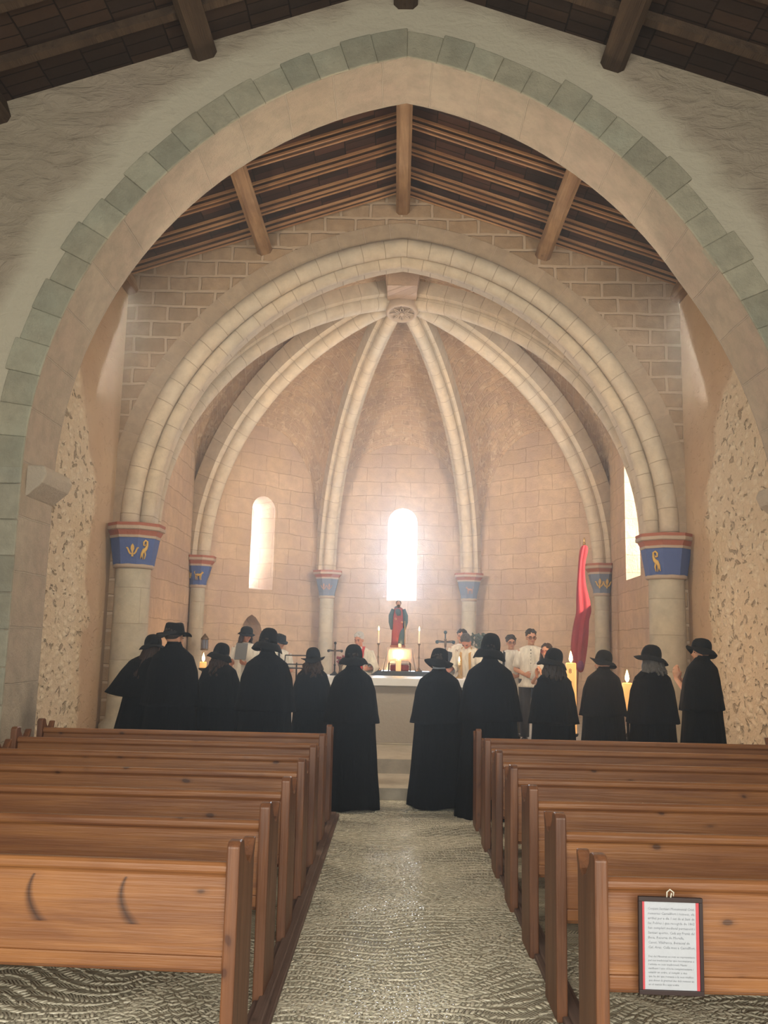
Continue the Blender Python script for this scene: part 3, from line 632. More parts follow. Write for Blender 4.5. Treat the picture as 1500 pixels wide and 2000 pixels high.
def column(name, label, x, y, z0, zt, r, rb, ra, mats, emb, hb=.42, ha=.21, rot=0):
    t = thing(name, label, 'column', (x, y, z0)); t['kind'] = 'structure'; zb = zt-z0-ha-hb
    n = 40
    mb = MB(); prof = [(r*1.35, 0), (r*1.35, .12), (r*1.2, .16), (r*1.02, .22), (r, .3)]+[(r*(1-.03*k/6), .3+(zb-.35)*k/6) for k in range(7)]+[(r*.97, zb)]
    mb.lathe(prof, n); mb.build('shaft', 'column', t)
    MB().lathe([(r*1.0, zb-.03), (r*1.12, zb-.015), (r*1.13, zb+.02), (r*1.03, zb+.04)], 32).build('astragal', 'cream', t)
    ph = PI/8+rot; c8 = 1/math.cos(PI/8)
    MB().lathe([(r*1.05*c8, zb+.03), (r*1.08*c8, zb+.10), ((r*1.08+(rb-r*1.08)*.55)*c8, zb+hb*.62), (rb*c8, zb+hb)], 8, sm=False, ph=ph).build('capital_bell', mats[0], t)
    ab = MB().lathe([(rb*1.0*c8, zb+hb), (rb*1.04*c8, zb+hb+ha*.22), (ra*.93*c8, zb+hb+ha*.5)], 8, sm=False, ph=ph).build('abacus', 'redpaint', t)
    MB().lathe([(rb*1.03*c8, zb+hb-.005), (rb*1.05*c8, zb+hb+ha*.15)], 8, sm=False, ph=ph).build('lower_fillet', 'cream', ab)
    MB().lathe([(ra*.95*c8, zb+hb+ha*.5), (ra*c8, zb+hb+ha*.56), (ra*c8, zb+hb+ha*.78)], 8, sm=False, ph=ph).build('cream_band', 'cream', ab)
    MB().lathe([(ra*.98*c8, zb+hb+ha*.78), (ra*1.0*c8, zb+hb+ha)], 8, sm=False, ph=ph).build('upper_band', 'redpaint', ab)
    # emblems lie on the sloping faces of the bell
    sl = math.atan2(rb-r*1.08, hb-.10)
    for (kind, face, u, s, cz, q, mt) in emb:
        mb = MB(); {'fleur': fleur, 'bird': bird, 'lamb': lamb}[kind](mb, u, 0, s, -.006, *([q] if kind != 'fleur' else []))
        o = mb.build('painted_'+{'fleur': 'lily', 'bird': 'bird', 'lamb': 'lamb'}[kind], mt, t)
        a = -PI/2+face*PI/4+rot; zc = zb+.03+(hb-.03)*cz; rr = r*1.08+(rb-r*1.08)*max(0, (zc-zb-.10)/(hb-.10))
        rr += .012; o.location = (rr*math.cos(a), rr*math.sin(a), zc); o.rotation_euler = (sl*.95, 0, a+PI/2); o.rotation_mode = 'XYZ'
        fixn(o)
    return t
column('painted_column', 'thick column left of the apse, blue capital with yellow lily and bird', -3.91, 12.98, .29, 3.31, .262, .33, .40, ('blue',), [('fleur', 0, .06, .13, .42, 1, M['gildpaint']), ('bird', 1, -.02, .16, .5, 1, M['gildpaint'])])
column('painted_column', 'thick column right of the apse, plain blue capital with one pale yellow figure', 3.95, 12.98, .29, 3.31, .262, .33, .40, ('blue',), [('bird', 7, .02, .17, .45, -1, M['gildpaint'])])
column('painted_column', 'slim column at left with blue capital painted with a lamb', -3.92, 17.3, .29, 3.27, .145, .24, .31, ('blue',), [('lamb', 0, .05, .14, .45, 1, M['gildpaint']), ('fleur', 7, .0, .1, .45, 1, M['gildpaint'])], .40, .2)
column('painted_column', 'slim column behind the red banner, blue capital with yellow drops', 4.0, 17.3, .29, 3.27, .145, .24, .31, ('bluegrey',), [('fleur', 0, .06, .13, .4, 1, M['gildpaint']), ('fleur', 0, -.08, .13, .4, 1, M['gildpaint'])], .40, .2)
column('painted_column', 'slim column between left and middle windows with faded blue capital', -1.54, 19.42, .29, 3.20, .16, .24, .31, ('bluegrey',), [('fleur', 0, .06, .1, .45, 1, M['pinkpaint']), ('fleur', 0, -.06, .1, .45, 1, M['pinkpaint'])], .40, .18)
column('painted_column', 'slim column right of the middle window with faded patterned capital', 1.58, 19.42, .29, 3.20, .16, .24, .31, ('bluegrey',), [('lamb', 0, .0, .13, .45, -1, M['pinkpaint'])], .40, .18)
# wall slot and niche (dark openings in the apse left walls)
def wallcut(nm, mk):
    w = D.objects[nm]; c = mk(); c.location = w.location; c.rotation_euler.z = w.rotation_euler.z; fixn(c); cut(w, c)
def mkniche():
    u = (at(500, 1230, 18.4).xy-Vector(V[1])).dot((Vector(V[2])-Vector(V[1])).normalized()); z0 = 1.0; z1 = at(500, 1200, 18.4).z; hw = .29
    P = [(u-hw, z0), (u+hw, z0), (u+hw, z1-.42), (u+hw*.75, z1-.2), (u+hw*.35, z1-.06), (u, z1), (u-hw*.35, z1-.06), (u-hw*.75, z1-.2), (u-hw, z1-.42)]
    return MB().prism(P, -.05, .4, 'y').build('cutter', 'apse')
wallcut('wall_apse_left_diagonal', mkniche)
pz = at(283, 1190, 14.0); pz2 = at(283, 1221, 14.0)
wallcut('wall_apse_left', lambda: MB().box(.35, .62, -.05, .4, pz2.z, pz.z).build('cutter', 'apse'))

# ------------------------------------------------------------------ pebble paving (stuff)
def pebbles():
    rng = np.random.default_rng(3); cs = []
    def region(x0, x1, y0, y1, keep=1.0):
        row = .042; y = y0-.3; j = 0
        while y < y1+.3:
            x = x0+(j % 2)*.01
            while x < x1:
                nz = noise.noise(Vector((x*1.1, y*.9, 2))); n2 = noise.noise(Vector((x*2.7, y*2.2, 7)))
                yy = y+.22*math.sin(x*3.0+y*1.2+5*nz)+.10*n2; sl = .6*math.cos(x*3.0+y*1.2+5*nz)
                th = rad(48)*(1 if (j//1) % 2 else -1)+1.0*nz+.6*n2+sl*.5+PI/2+rng.normal(0, .16)
                if y0 < yy < y1: cs.append((x+rng.normal(0, .003), yy+rng.normal(0, .004), th, rng.uniform(.018, .030), rng.uniform(.0062, .0098), rng.uniform(.003, .007), rng.random()))
                x += rng.uniform(.018, .027)
            y += row*.86; j += 1
    region(-.53, .78, 3.4, 9.66)
    region(-2.6, -.62, 3.4, 5.2); region(.84, 2.9, 3.4, 5.2)
    a = np.array(cs); n = len(a)
    # low flattened dome: rim, shoulder, crown, top
    ang = np.arange(6)*PI/3; rg3 = lambda k, z: np.stack([k*np.cos(ang), k*np.sin(ang), 0*ang+z], 1)
    base = np.concatenate([rg3(1, 0), rg3(.86, .72), rg3(.58, .97), np.array([[0, 0, 1.0]])]); m = len(base)
    X = base[None, :, 0]*a[:, 3:4]; Yv = base[None, :, 1]*a[:, 4:5]; Z = base[None, :, 2]*a[:, 5:6]
    tlt = rng.normal(0, .042, (n, 1)); Z = Z+(X*tlt*1.0)+.0
    c = np.cos(a[:, 2:3]); s = np.sin(a[:, 2:3])
    vx = a[:, 0:1]+X*c-Yv*s; vy = a[:, 1:2]+X*s+Yv*c; vz = Z+.0005
    co_ = np.stack([vx, vy, vz], 2).reshape(-1, 3)
    F = []
    for i in range(6):
        j = (i+1) % 6; F += [[i, j, 6+j], [i, 6+j, 6+i], [6+i, 6+j, 12+j], [6+i, 12+j, 12+i], [12+i, 12+j, 18]]
    F = np.array(F); fa = (F[None]+(np.arange(n)*m)[:, None, None]).reshape(-1, 3)
    me = D.meshes.new('pebble_paving'); me.vertices.add(len(co_)); me.vertices.foreach_set('co', co_.ravel())
    me.loops.add(fa.size); me.loops.foreach_set('vertex_index', fa.ravel().astype(np.int32)); me.polygons.add(len(fa)); me.polygons.foreach_set('loop_start', np.arange(0, fa.size, 3, dtype=np.int32))
    me.update(calc_edges=True); me.polygons.foreach_set('use_smooth', np.ones(len(fa), bool))
    at_ = me.attributes.new('tone', 'FLOAT', 'POINT'); at_.data.foreach_set('value', np.repeat(a[:, 6], m))
    me.materials.append(M['pebble']); o = D.objects.new('pebble_paving', me); COL.objects.link(o); o['kind'] = 'stuff'; tag(o, 'small elongated pebbles set in swirling herringbone rows along the aisle floor', 'pebbles')
pebbles()

# ------------------------------------------------------------------ pews
def make_pew(L, s, label):
    """local: x=0 aisle end, extends along s*x ; y=0 back face, +y toward altar"""
    t = thing('wooden_pew', label, 'pew', group='wooden pews facing the altar')
    prof = [(0, 0), (.30, 0), (.30, .785), (.315, .82), (.325, .85), (.30, .848), (.275, .82), (.25, .79), (.21, .775), (.165, .79), (.13, .82), (.10, .85), (.085, .885), (.06, .892), (.02, .892), (0, .875)]
    for x in (0, s*L):
        x0, x1 = sorted((x, x+(s if x == 0 else -s)*.05)); e = fixn(MB().prism(prof, x0, x1, 'x').build('end_panel', 'pine_end', t)); bevel(e, .007, 2)
    xa, xb = sorted((s*.05, s*(L-.05)))
    mb = MB().prism([(.03, .47), (.055, .47), (.07, .77), (.075, .795), (.06, .81), (.035, .81), (.022, .795), (.022, .775), (.038, .76)], xa, xb, 'x'); bevel(fixn(mb.build('backrest', 'pine', t)), .004, 1)
    bevel(MB().box(xa, xb, .018, .062, .425, .475).build('lower_rail', 'pine', t), .005)
    bevel(MB().box(xa, xb, .06, .30, .40, .43).build('seat', 'pine', t), .008)
    return t
ZL = [8.32, 7.51, 6.71, 5.90, 5.10, 4.30, 3.49]; ln = [2.72, 2.62, 2.45, 3.0, 3.0, 3.0, 3.0]
ordn = ['the front row', 'second row from the front', 'third row from the front', 'fourth row from the front', 'fifth row from the front', 'second nearest the camera', 'nearest row to the camera']
ordr = ordn[:6]+['nearest row, carrying the framed notice']
cache = {}
for k in range(7):
    t = make_pew(ln[k], -1, 'brown varnished pine pew left of the aisle, '+ordn[k]); [c.data.materials.__setitem__(0, M['pine_streaked']) for c in t.children if k == 6 and c.name.startswith('backrest')]; t.location = (-.575, ZL[k]-.02, 0); t.rotation_euler.z = rad([.6, .3, 0, -.4, -.8, -1.2, -2.2][k])
YR = [8.22, 7.42, 6.61, 5.81, 5.00, 4.20, 3.40]
protoR = None
for k in range(7):
    if protoR is None: t = protoR = make_pew(2.78, 1, '')
    else: t = copy_tree(protoR)
    t['label'] = 'brown varnished pine pew right of the aisle, '+ordr[k]; t.location = (.745, YR[k], 0); t.rotation_euler.z = rad([0, 0, 0, 0, .2, .3, .6][k])
for s, x in ((-1, -.60), (1, .79)):
    a, b = sorted((x, x+.07)); mb = MB().box(a-.02, b+.02, 2.6, 8.75, 0, .03).box(a+.008, b-.008, 2.6, 8.72, .03, .05)
    o = bevel(mb.build('footing_rail', 'rail'), .006); tag(o, 'worn dark wooden floor rail under the pew ends, %s side of the aisle' % ('left' if s < 0 else 'right'), 'floor rail')
# knots with long tails on the nearest left pew: dark wood grain streaks belong to its backrest
# ------------------------------------------------------------------ framed notice
sgc = at(1311, 1848, 3.375); sn = thing('framed_notice', 'framed white notice with red edges hanging on the nearest right pew', 'notice', (sgc.x, 3.385, sgc.z)); sn.rotation_euler = (0, rad(.6), rad(.6))
w, h = .232, .332
mb = MB().box(-w/2, w/2, -.012, .004, h/2-.016, h/2).box(-w/2, w/2, -.012, .004, -h/2, -h/2+.016).box(-w/2, -w/2+.013, -.012, .004, -h/2+.016, h/2-.016).box(w/2-.013, w/2, -.012, .004, -h/2+.016, h/2-.016)
bevel(mb.build('frame', 'signframe', sn), .002); MB().box(-w/2+.01, w/2-.01, -.004, .002, -h/2+.01, h/2-.01).build('paper', 'paper', sn)
MB().box(-w/2+.013, -w/2+.022, -.0055, -.003, -h/2+.016, h/2-.016).build('red_border', 'signred', sn); MB().box(w/2-.024, w/2-.013, -.0055, -.003, -h/2+.016, h/2-.016).build('red_border', 'signred', sn)
MB().tube([(-.012, -.004, h/2-.01), (-.012, -.008, h/2+.018), (-.002, -.01, h/2+.028), (.012, -.008, h/2+.018), (.012, -.004, h/2+.004), (.004, -.008, h/2+.015), (0, -.008, h/2-.005)], .0028, 6).build('hanging_cord', 'cord', sn)
lines = [('Conjunt Santuari Monumental Crist,', 0), ('romeries Castellfort i romeus, els', 0), ('arribat per a dia 1 set de al Sant de', 0), ('les Pobles i que recogida de 1862', 0), ('han complert medieval permanent i', 0), ('Santuari aporten. Cada any Premis del', 0), ('Beca, Reserva de Morella,', 0), ('Canet, Vilafranca, Benassal de', 0), ('Cat, Ares, Culla meu a Castellfort.', 0),
 ('', 1), ('Des del Maestrat on som en representacio', 1), ('pel seu tradicional les que recomanaren a', 1), ('l ermita on som tradicionals Massis', 1), ('verificant l unio d hora complementaria i', 1), ('establir un ordre, el complir, a deu', 1), ('que ha del que romania a la seua tradicio', 1), ('que donen la gratitud des dels romeus an', 1), ('en el mateix lloc aqui acaba.', 1)]
tb = []; z = h/2-.045
for txt, sm_ in lines:
    if txt:
        cu = D.curves.new('t', 'FONT'); cu.body = txt; cu.size = .0125 if not sm_ else .0098; cu.extrude = .0002; cu.resolution_u = 1; cu.shear = .15; to = D.objects.new('notice_text', cu); COL.objects.link(to)
        to.location = (-w/2+.034, -.0052, z); to.rotation_euler = (PI/2, 0, 0); tb.append(to)
    z -= .0165 if not sm_ else .0135
bpy.context.view_layer.update(); dg = bpy.context.evaluated_depsgraph_get(); mb = MB()
for to in tb:
    me = D.meshes.new_from_object(to.evaluated_get(dg)); o = len(mb.v); k = min(1.0, .168/max(.01, to.dimensions.x))
    for v in me.vertices: mb.v.append(to.matrix_world @ Vector((v.co.x*k, v.co.y, v.co.z)))
    for p in me.polygons: mb.face([o+i for i in p.vertices])
    D.objects.remove(to)
mb.build('printed_text', 'ink', sn)

# ------------------------------------------------------------------ people
def hand(mb, w, d, u, n, curl=.5, s=1.0):
    w, d, u, n = Vector(w), Vector(d).normalized(), Vector(u).normalized(), Vector(n).normalized()
    for f in range(4):
        b = w+d*.085*s+u*(.033-.021*f)*s; mb.cone(w+u*(.014-.009*f)*s+d*.01*s, b, .014*s, .0115*s, 8); a = curl*.5; p = b
        for L, r in zip([(.040, .026, .02), (.045, .029, .022), (.041, .026, .02), (.032, .02, .017)][f], (.0088, .0082, .0072)):
            q = p+(d*math.cos(a)+n*math.sin(a))*L*s; mb.cone(p, q, r*s, r*.93*s, 7); p = q; a += curl*.75
    p = w+d*.02*s+u*.024*s; a = w+d*.055*s+u*.05*s+n*.012*s; b = a+(d*.8+u*.25+n*.4).normalized()*.032*s; mb.cone(p, a, .013*s, .011*s, 8); mb.cone(a, b, .0105*s, .0085*s, 8)
ARM = {'cape': [((.20, -.02, 1.12), (.06, .12, 1.03), (-.9, .1, -.1), (.1, .1, 1), (-.2, -1, 0))],
       'down': [((.25, -.02, 1.09), (.27, .05, .86), (0, .1, -1), (0, 1, 0), (-1, 0, 0))],
       'fold': [((.235, -.03, 1.10), (.09, .17, 1.03), (-.9, .25, -.1), (.1, .1, 1), (-.2, -1, 0))],
       'pray': [((.23, .02, 1.10), (.045, .22, 1.20), (-.08, .25, 1), (-.1, -1, .2), (-1, 0, 0))],
       'book': [((.235, .02, 1.09), (.13, .26, 1.12), (-.45, .8, .2), (.6, .4, .5), (0, -.2, 1))],
       'open': [((.27, .04, 1.12), (.24, .27, 1.10), (.05, 1, .1), (.2, 0, 1), (-1, 0, 0))],
       'pray2': [((.20, .12, 1.15), (.035, .30, 1.27), (-.03, .1, 1), (-.1, -1, .2), (-1, 0, 0))],
       'raise': [((.24, .10, 1.15), (.15, .27, 1.36), (-.1, .15, 1), (-1, 0, .1), (0, 1, .1))]}
def headM(yaw=0, pitch=0): return Matrix.Translation((0, 0, 1.47)) @ Matrix.Rotation(rad(yaw), 4, 'Z') @ Matrix.Rotation(rad(-pitch), 4, 'X') @ Matrix.Translation((0, 0, -1.47))
def xf(mb, k, Mx):
    for i in range(k, len(mb.v)): mb.v[i] = Mx @ mb.v[i]
def body(parent, skin, pose=('fold', 'fold'), HT=None, slim=1.0, vox=.0085):
    mb = MB(); HT = HT or headM()
    mb.cone((0, -.015, 1.40), (0, 0, 1.54), .056*slim, .05*slim, 14)
    mb.ell((0, 0, 1.25), (.165*slim, .105, .2)); mb.ell((0, -.01, 1.36), (.15*slim, .085, .085)); mb.ell((0, 0, 1.06), (.135*slim, .095, .17)); mb.ell((0, -.01, .93), (.16*slim, .11, .13))
    for s in (-1, 1):
        mb.ell((s*.16*slim, -.005, 1.365), .062)
        mb.cone((s*.09, 0, .90), (s*.095, .01, .49), .088*slim, .056); mb.cone((s*.095, .01, .49), (s*.1, -.02, .09), .056, .038); mb.ell((s*.096, -.02, .36), (.05, .056, .12)); mb.cone((s*.1, -.03, .05), (s*.115, .13, .035), .042, .034)
        e, w, d, u, n = ARM[pose[0 if s < 0 else 1]][0]; X = lambda q: Vector((q[0]*s, q[1], q[2]))
        mb.cone((s*.175*slim, -.005, 1.37), X(e), .05*slim, .038); mb.cone(X(e), X(w), .039, .026); hand(mb, X(w), X(d), X(u), X(n), .45)
    k = len(mb.v)
    mb.ell((0, -.012, 1.612), (.075, .094, .088), 20, 14); mb.ell((0, .022, 1.565), (.057, .066, .075), 18, 12); mb.ell((0, .058, 1.502), (.026, .024, .02)); mb.ell((0, .025, 1.515), (.045, .05, .028))
    mb.cone((0, .083, 1.592), (0, .101, 1.56), .009, .0145, 8); mb.ell((0, .074, 1.612), (.045, .016, .013)); mb.ell((0, .078, 1.531), (.024, .012, .009))
    for s in (-1, 1): mb.ell((s*.074, -.005, 1.575), (.011, .019, .031)); mb.ell((s*.038, .056, 1.565), (.022, .022, .024))
    xf(mb, k, HT)
    o = mb.build('body', skin, parent, smooth=True)
    m = o.modifiers.new('r', 'REMESH'); m.mode = 'VOXEL'; m.voxel_size = vox; m.use_smooth_shade = True
    sm = o.modifiers.new('s', 'SMOOTH'); sm.factor = .5; sm.iterations = 3
    return o
def face(parent, HT, glasses=None, lips=True):
    for s in (-1, 1):
        mb = MB(); mb.ell((s*.030, .077, 1.589), (.0125, .008, .0065), 8, 6); xf(mb, 0, HT); mb.build('eye', 'eye', parent)
        mb = MB(); mb.tube([(s*.048, .072, 1.607), (s*.032, .083, 1.613), (s*.014, .085, 1.609)], .0042, 6); xf(mb, 0, HT); mb.build('eyebrow', 'hair_dark', parent)
    if lips: mb = MB(); mb.ell((0, .088, 1.531), (.021, .006, .0065), 10, 6); xf(mb, 0, HT); mb.build('mouth', 'lip', parent)
    if glasses:
        mb = MB()
        for s in (-1, 1):
            mb.tube([(s*.034+.024*math.cos(a), .098, 1.588+.018*math.sin(a)) for a in [2*PI*k/14 for k in range(15)]], .0035, 6, False); mb.tube([(s*.058, .096, 1.592), (s*.078, .03, 1.592), (s*.08, -.02, 1.585)], .003, 6)
        mb.tube([(-.01, .1, 1.59), (.01, .1, 1.59)], .003, 6); xf(mb, 0, HT); mb.build('spectacles', glasses, parent)
def short_hair(parent, HT, mat, fringe=True, seed=1, vol=1.0):
    rg = random.Random(seed); mb = MB(); mb.ell((0, -.026, 1.632), (.083*vol, .094*vol, .083*vol), 20, 12)
    for k in range(90):
        a = rg.uniform(-.35*PI, 1.35*PI) if not fringe else rg.uniform(0, 2*PI); el = rg.uniform(.25, 1.25); c = Vector((math.cos(a)*math.cos(el)*.08*vol, -.026-math.sin(a)*math.cos(el)*.09*vol, 1.635+math.sin(el)*.08*vol))
        if c.y > .03 and c.z < 1.645: continue
        mb.ell(c, (rg.uniform(.012, .02), rg.uniform(.012, .02), rg.uniform(.010, .018)), 6, 5)
    xf(mb, 0, HT); mb.build('hair', mat, parent, smooth=True)
def strands(parent, HT, mat, length=.3, curl=.016, n=34, seed=1, spread=1.0, a0=-.15, a1=1.15):
    rg = random.Random(seed); mb = MB()
    for k in range(n):
        a = PI+PI*(a0+(a1-a0)*k/(n-1)); L = length*rg.uniform(.8, 1.05); ph = rg.uniform(0, 6); m = 12; pts = []
        for j in range(m+1):
            t = j/m; R_ = .078+.05*spread*t+curl*math.sin(ph+t*9+k)*t; pts.append((R_*math.cos(a)+curl*math.sin(ph+t*14)*t, R_*1.1*math.sin(a)-.01, 1.63-L*t))
        mb.tube(pts, [.012+.007*math.sin(PI*(j+1)/(m+2))+(.004*math.sin(ph+j*1.7) if curl > .01 else 0) for j in range(m+1)], 6)
    xf(mb, 0, HT); mb.build('hair', mat, parent, smooth=True)
def hat(parent, HT, style='floppy', R=.163, droop=.03, side=.02, front=0.0, tilt=(0, 0), crown=1.0, band=False, back=0.0):
    Mp = HT @ Matrix.Translation((0, -.01, 1.625)); T = Matrix.Translation(Mp.translation) @ Matrix.Rotation(rad(tilt[1]), 4, 'Y') @ Matrix.Rotation(rad(tilt[0]), 4, 'X') @ Mp.to_3x3().to_4x4(); n = 40; mb = MB(); rs = []
    def pt(r, ph, z): return (r*.93*math.cos(ph), r*1.06*math.sin(ph), z)
    for k in range(9):
        t = k/8; r = .106+(R+.004-.106)*t; ring = []
        for i in range(n):
            a = 2*PI*i/n; z = -droop*t*t+side*math.cos(2*a)*t*t+front*max(0, math.sin(a))*t*t+back*max(0, -math.sin(a))*t*t+.006*math.sin(3*a+R*90)*t*t+.005*math.sin(5*a+droop*50)*t
            ring.append(pt(r, a, z))
        rs.append(ring)
    rs = rs[::-1]
    if style == 'fedora': cr = [(.088, .0), (.086, .03), (.083, .06), (.079, .085), (.072, .108), (.060, .117), (.03, .10), (.005, .096)]
    elif style == 'cap': cr = [(.090, 0), (.091, .03), (.088, .055), (.078, .08), (.06, .098), (.03, .108), (.004, .11)]
    else: cr = [(.088, 0), (.088, .03), (.084, .06), (.075, .09), (.061, .112), (.04, .126), (.02, .131), (.003, .132)]
    for r, z in cr:
        r *= 1.2
        rs.append([pt(r*(1+(.05*math.cos(2*2*PI*i/n) if style == 'fedora' else .03*math.sin(3*2*PI*i/n+droop*40))), 2*PI*i/n, z*crown+(.012*abs(math.sin(2*PI*i/n)) if style == 'fedora' and z > .09 else 0)) for i in range(n)])
    mb.rings(rs, cap=False); xf(mb, 0, T); o = mb.build('hat', 'hat', parent, smooth=True); sd = o.modifiers.new('t', 'SOLIDIFY'); sd.thickness = .004
    if band:
        mb = MB(); mb.rings([[pt(.1075, 2*PI*i/n, .004) for i in range(n)], [pt(.1065, 2*PI*i/n, .034) for i in range(n)]], cap=False); xf(mb, 0, T); b = mb.build('hat_band', 'strap', o)
    return o
def interp(tab, z):
    for (z0, *a), (z1, *b) in zip(tab, tab[1:]):
        if z0 >= z >= z1: t = (z0-z)/(z0-z1); t = t*t*(3-2*t)*.4+t*.6; return [x+(y-x)*t for x, y in zip(a, b)]
    return list(tab[-1][1:])
def shell(parent, nm, mat, tab, amp, kf, seed, n=72, rows=26, asym=0.0, jag=0.0, thick=.006):
    """tab rows: z, half width x, half depth y, centre y"""
    rg = random.Random(seed); ph = rg.uniform(0, 6); mb = MB(); rs = []; zt, zb = tab[0][0], tab[-1][0]
    for k in range(rows+1):
        t = k/rows; z = zt+(zb-zt)*t; a, b, cy = interp(tab, z); ring = []
        for i in range(n):
            th = 2*PI*i/n; f = 1+amp*(t**1.2)*(math.sin(kf*th+ph+.5*math.sin(2*th+ph))+.5*math.sin((kf*1.7)*th//1*0+(kf+5)*th+ph*2+t))
            sx = a*f*math.cos(th); 
            if asym: sx += asym*t*max(0, -math.cos(th))*-1
            zz = z-jag*t*(.5+.5*math.sin(3*th+ph))*max(0, 1 if k == rows else 0)
            ring.append((sx, cy+b*f*math.sin(th), zz))
        rs.append(ring)
    mb.rings(rs, cap=False); o = mb.build(nm, mat, parent, smooth=True)
    if thick: s_ = o.modifiers.new('t', 'SOLIDIFY'); s_.thickness = thick
    return o
def person(x, y, z, h, label, rz=0, group=None, lean=(0, 0), base=1.7):
    t = thing('person', label, 'person', (x, y, z), rad(rz), group); k = h/base; t.scale = (k, k, k); t.rotation_euler = (rad(lean[0]), rad(lean[1]), rad(rz)); return t
def caped(px, py, Y, label, w=1.0, rz=0, hy=0, hp=0, style='floppy', hair=None, hatk={}, lean=(0, 0), asym=0, seed=1, capelet=.93, skin='skin_dusk', collar=None, pose=('cape', 'cape'), zf=0.0, hem=.05, hairk={}, ctop=1.555):
    zf = .124 if Y > 9.72 else 0.0
    if Y > 9.72: w *= 1.07
    q = at(px, py, Y); top = 1.625+(.132 if style != 'fedora' else .122)*hatk.get('crown', 1)+.0
    t = person(q.x, Y, zf, q.z-zf, label, rz, None, lean, top); HT = headM(hy, hp)
    body(t, skin, pose, HT, .95, .011)
    face(t, HT)
    a = w
    rb = shell(t, 'long_cape', 'black', [(1.44, .12, .09, -.01), (1.38, .19*a, .125, -.01), (1.20, .225*a, .165, 0), (.9, .245*a, .19, 0), (.5, .27*a, .22, 0), (hem, .305*a, .26, 0)], .045, 11, seed, asym=asym*.4, jag=.03)
    shell(t, 'shoulder_cape', 'black', [(1.53, .070, .077, -.01), (1.495, .088, .09, -.01), (1.455, .145*a, .115, -.01), (1.40, .20*a, .145, -.01), (1.25, .245*a, .175, 0), (1.05, .27*a, .20, 0), (capelet, .29*a, .215, 0)], .035, 9, seed+5, rows=20, asym=asym, jag=.01)
    col = shell(t, 'collar', collar or 'black', [(ctop, .063, .069, -.008), (1.52, .068, .074, -.008), (1.47, .09, .092, -.01)], 0, 3, 1, rows=5)
    if hair: strands(t, HT, hair, seed=seed, **hairk)
    else: short_hair(t, HT, 'hair_dark', seed=seed)
    hat(t, HT, style, **hatk); return t
cap = caped
cap(280, 1237, 10.0, 'person in black cape and hat, leftmost, long hair, leaning right', 1.0, -18, -35, 8, hair='hair_brown', hairk=dict(length=.42, curl=.008), hatk=dict(R=.16, droop=.05, side=.01, tilt=(0, -14), crown=1.08), lean=(0, 5), asym=.26, seed=2, capelet=.98)
cap(343, 1217, 9.3, 'tall person in black cape with banded wide hat, bare neck and beard', 1.04, -10, -25, 0, 'fedora', hatk=dict(R=.172, droop=.0, side=.025, band=True, crown=.95), seed=3, skin='skin')
cap(432, 1255, 10.0, 'short person in black cape, curly hair, round drooping hat turned right', 1.06, -10, -35, 5, hair='hair_brown', hairk=dict(length=.3, curl=.02), hatk=dict(R=.165, droop=.075, side=-.01, crown=1.12, tilt=(0, 10)), seed=4)
cap(525, 1226, 9.38, 'tall person in black cape and high-crowned floppy hat before the music stand', 1.08, 0, -12, 4, hatk=dict(R=.172, droop=.08, side=-.01, crown=1.2, tilt=(0, 6)), seed=5, ctop=1.6)
cap(612, 1264, 10.0, 'short person in black cape, frizzy hair beside the left pew end', .92, 0, 5, 0, hair='hair_brown', hairk=dict(length=.27, curl=.024), hatk=dict(R=.172, droop=.03, side=.035, crown=1.08, tilt=(0, -4)), seed=6)
cap(691, 1258, 9.12, 'person in long black cape in the aisle, left of the gap', 1.03, 0, 5, 0, hatk=dict(R=.172, droop=.075, side=.012, crown=1.12), seed=7, ctop=1.6, hem=.04)
cap(858, 1268, 9.34, 'person in long black cape in the aisle with a pale blue collar', 1.1, 0, 0, 10, 'fedora', hatk=dict(R=.178, droop=.045, side=.03, back=-.03, crown=1.05, tilt=(0, 8)), seed=8, ctop=1.57, collar='collar', hem=.04)
cap(957, 1236, 8.92, 'tall person in black cape with pointed crown hat at the right pew end', 1.08, 0, 6, 0, hatk=dict(R=.172, droop=.085, side=-.015, crown=1.28, tilt=(0, 6)), seed=9, ctop=1.61, hem=.02)
cap(1080, 1265, 9.45, 'person in black cape and round hat just left of the tall lit candle', .96, 5, 25, 4, hatk=dict(R=.172, droop=.07, side=-.015, crown=1.12, tilt=(0, 16)), hair='hair_dark', hairk=dict(length=.22, curl=.01), seed=10)
cap(1177, 1269, 9.95, 'person in black cape right of the tall candle, hat brim pointing left', 1.1, 25, 40, 0, hatk=dict(R=.165, droop=.06, front=.05, side=-.02, crown=1.1, tilt=(0, 14)), seed=11, skin='skin')
cap(1272, 1259, 9.4, 'person in black cape second from the right, wide brim, grey hair', 1.0, 15, 30, 5, hatk=dict(R=.178, droop=.06, front=.04, side=-.01, crown=1.05, tilt=(0, 15)), hair='hair_grey', hairk=dict(length=.2, curl=.006), seed=12)
p12 = cap(1368, 1242, 9.98, 'rightmost person in black cape, face in profile, peaked hat, hands joined', 1.25, 48, 30, 0, 'cap', hatk=dict(R=.165, droop=.075, front=.07, side=-.02, crown=1.2, tilt=(0, 14)), seed=13, skin='skin', pose=('pray2', 'pray2'))

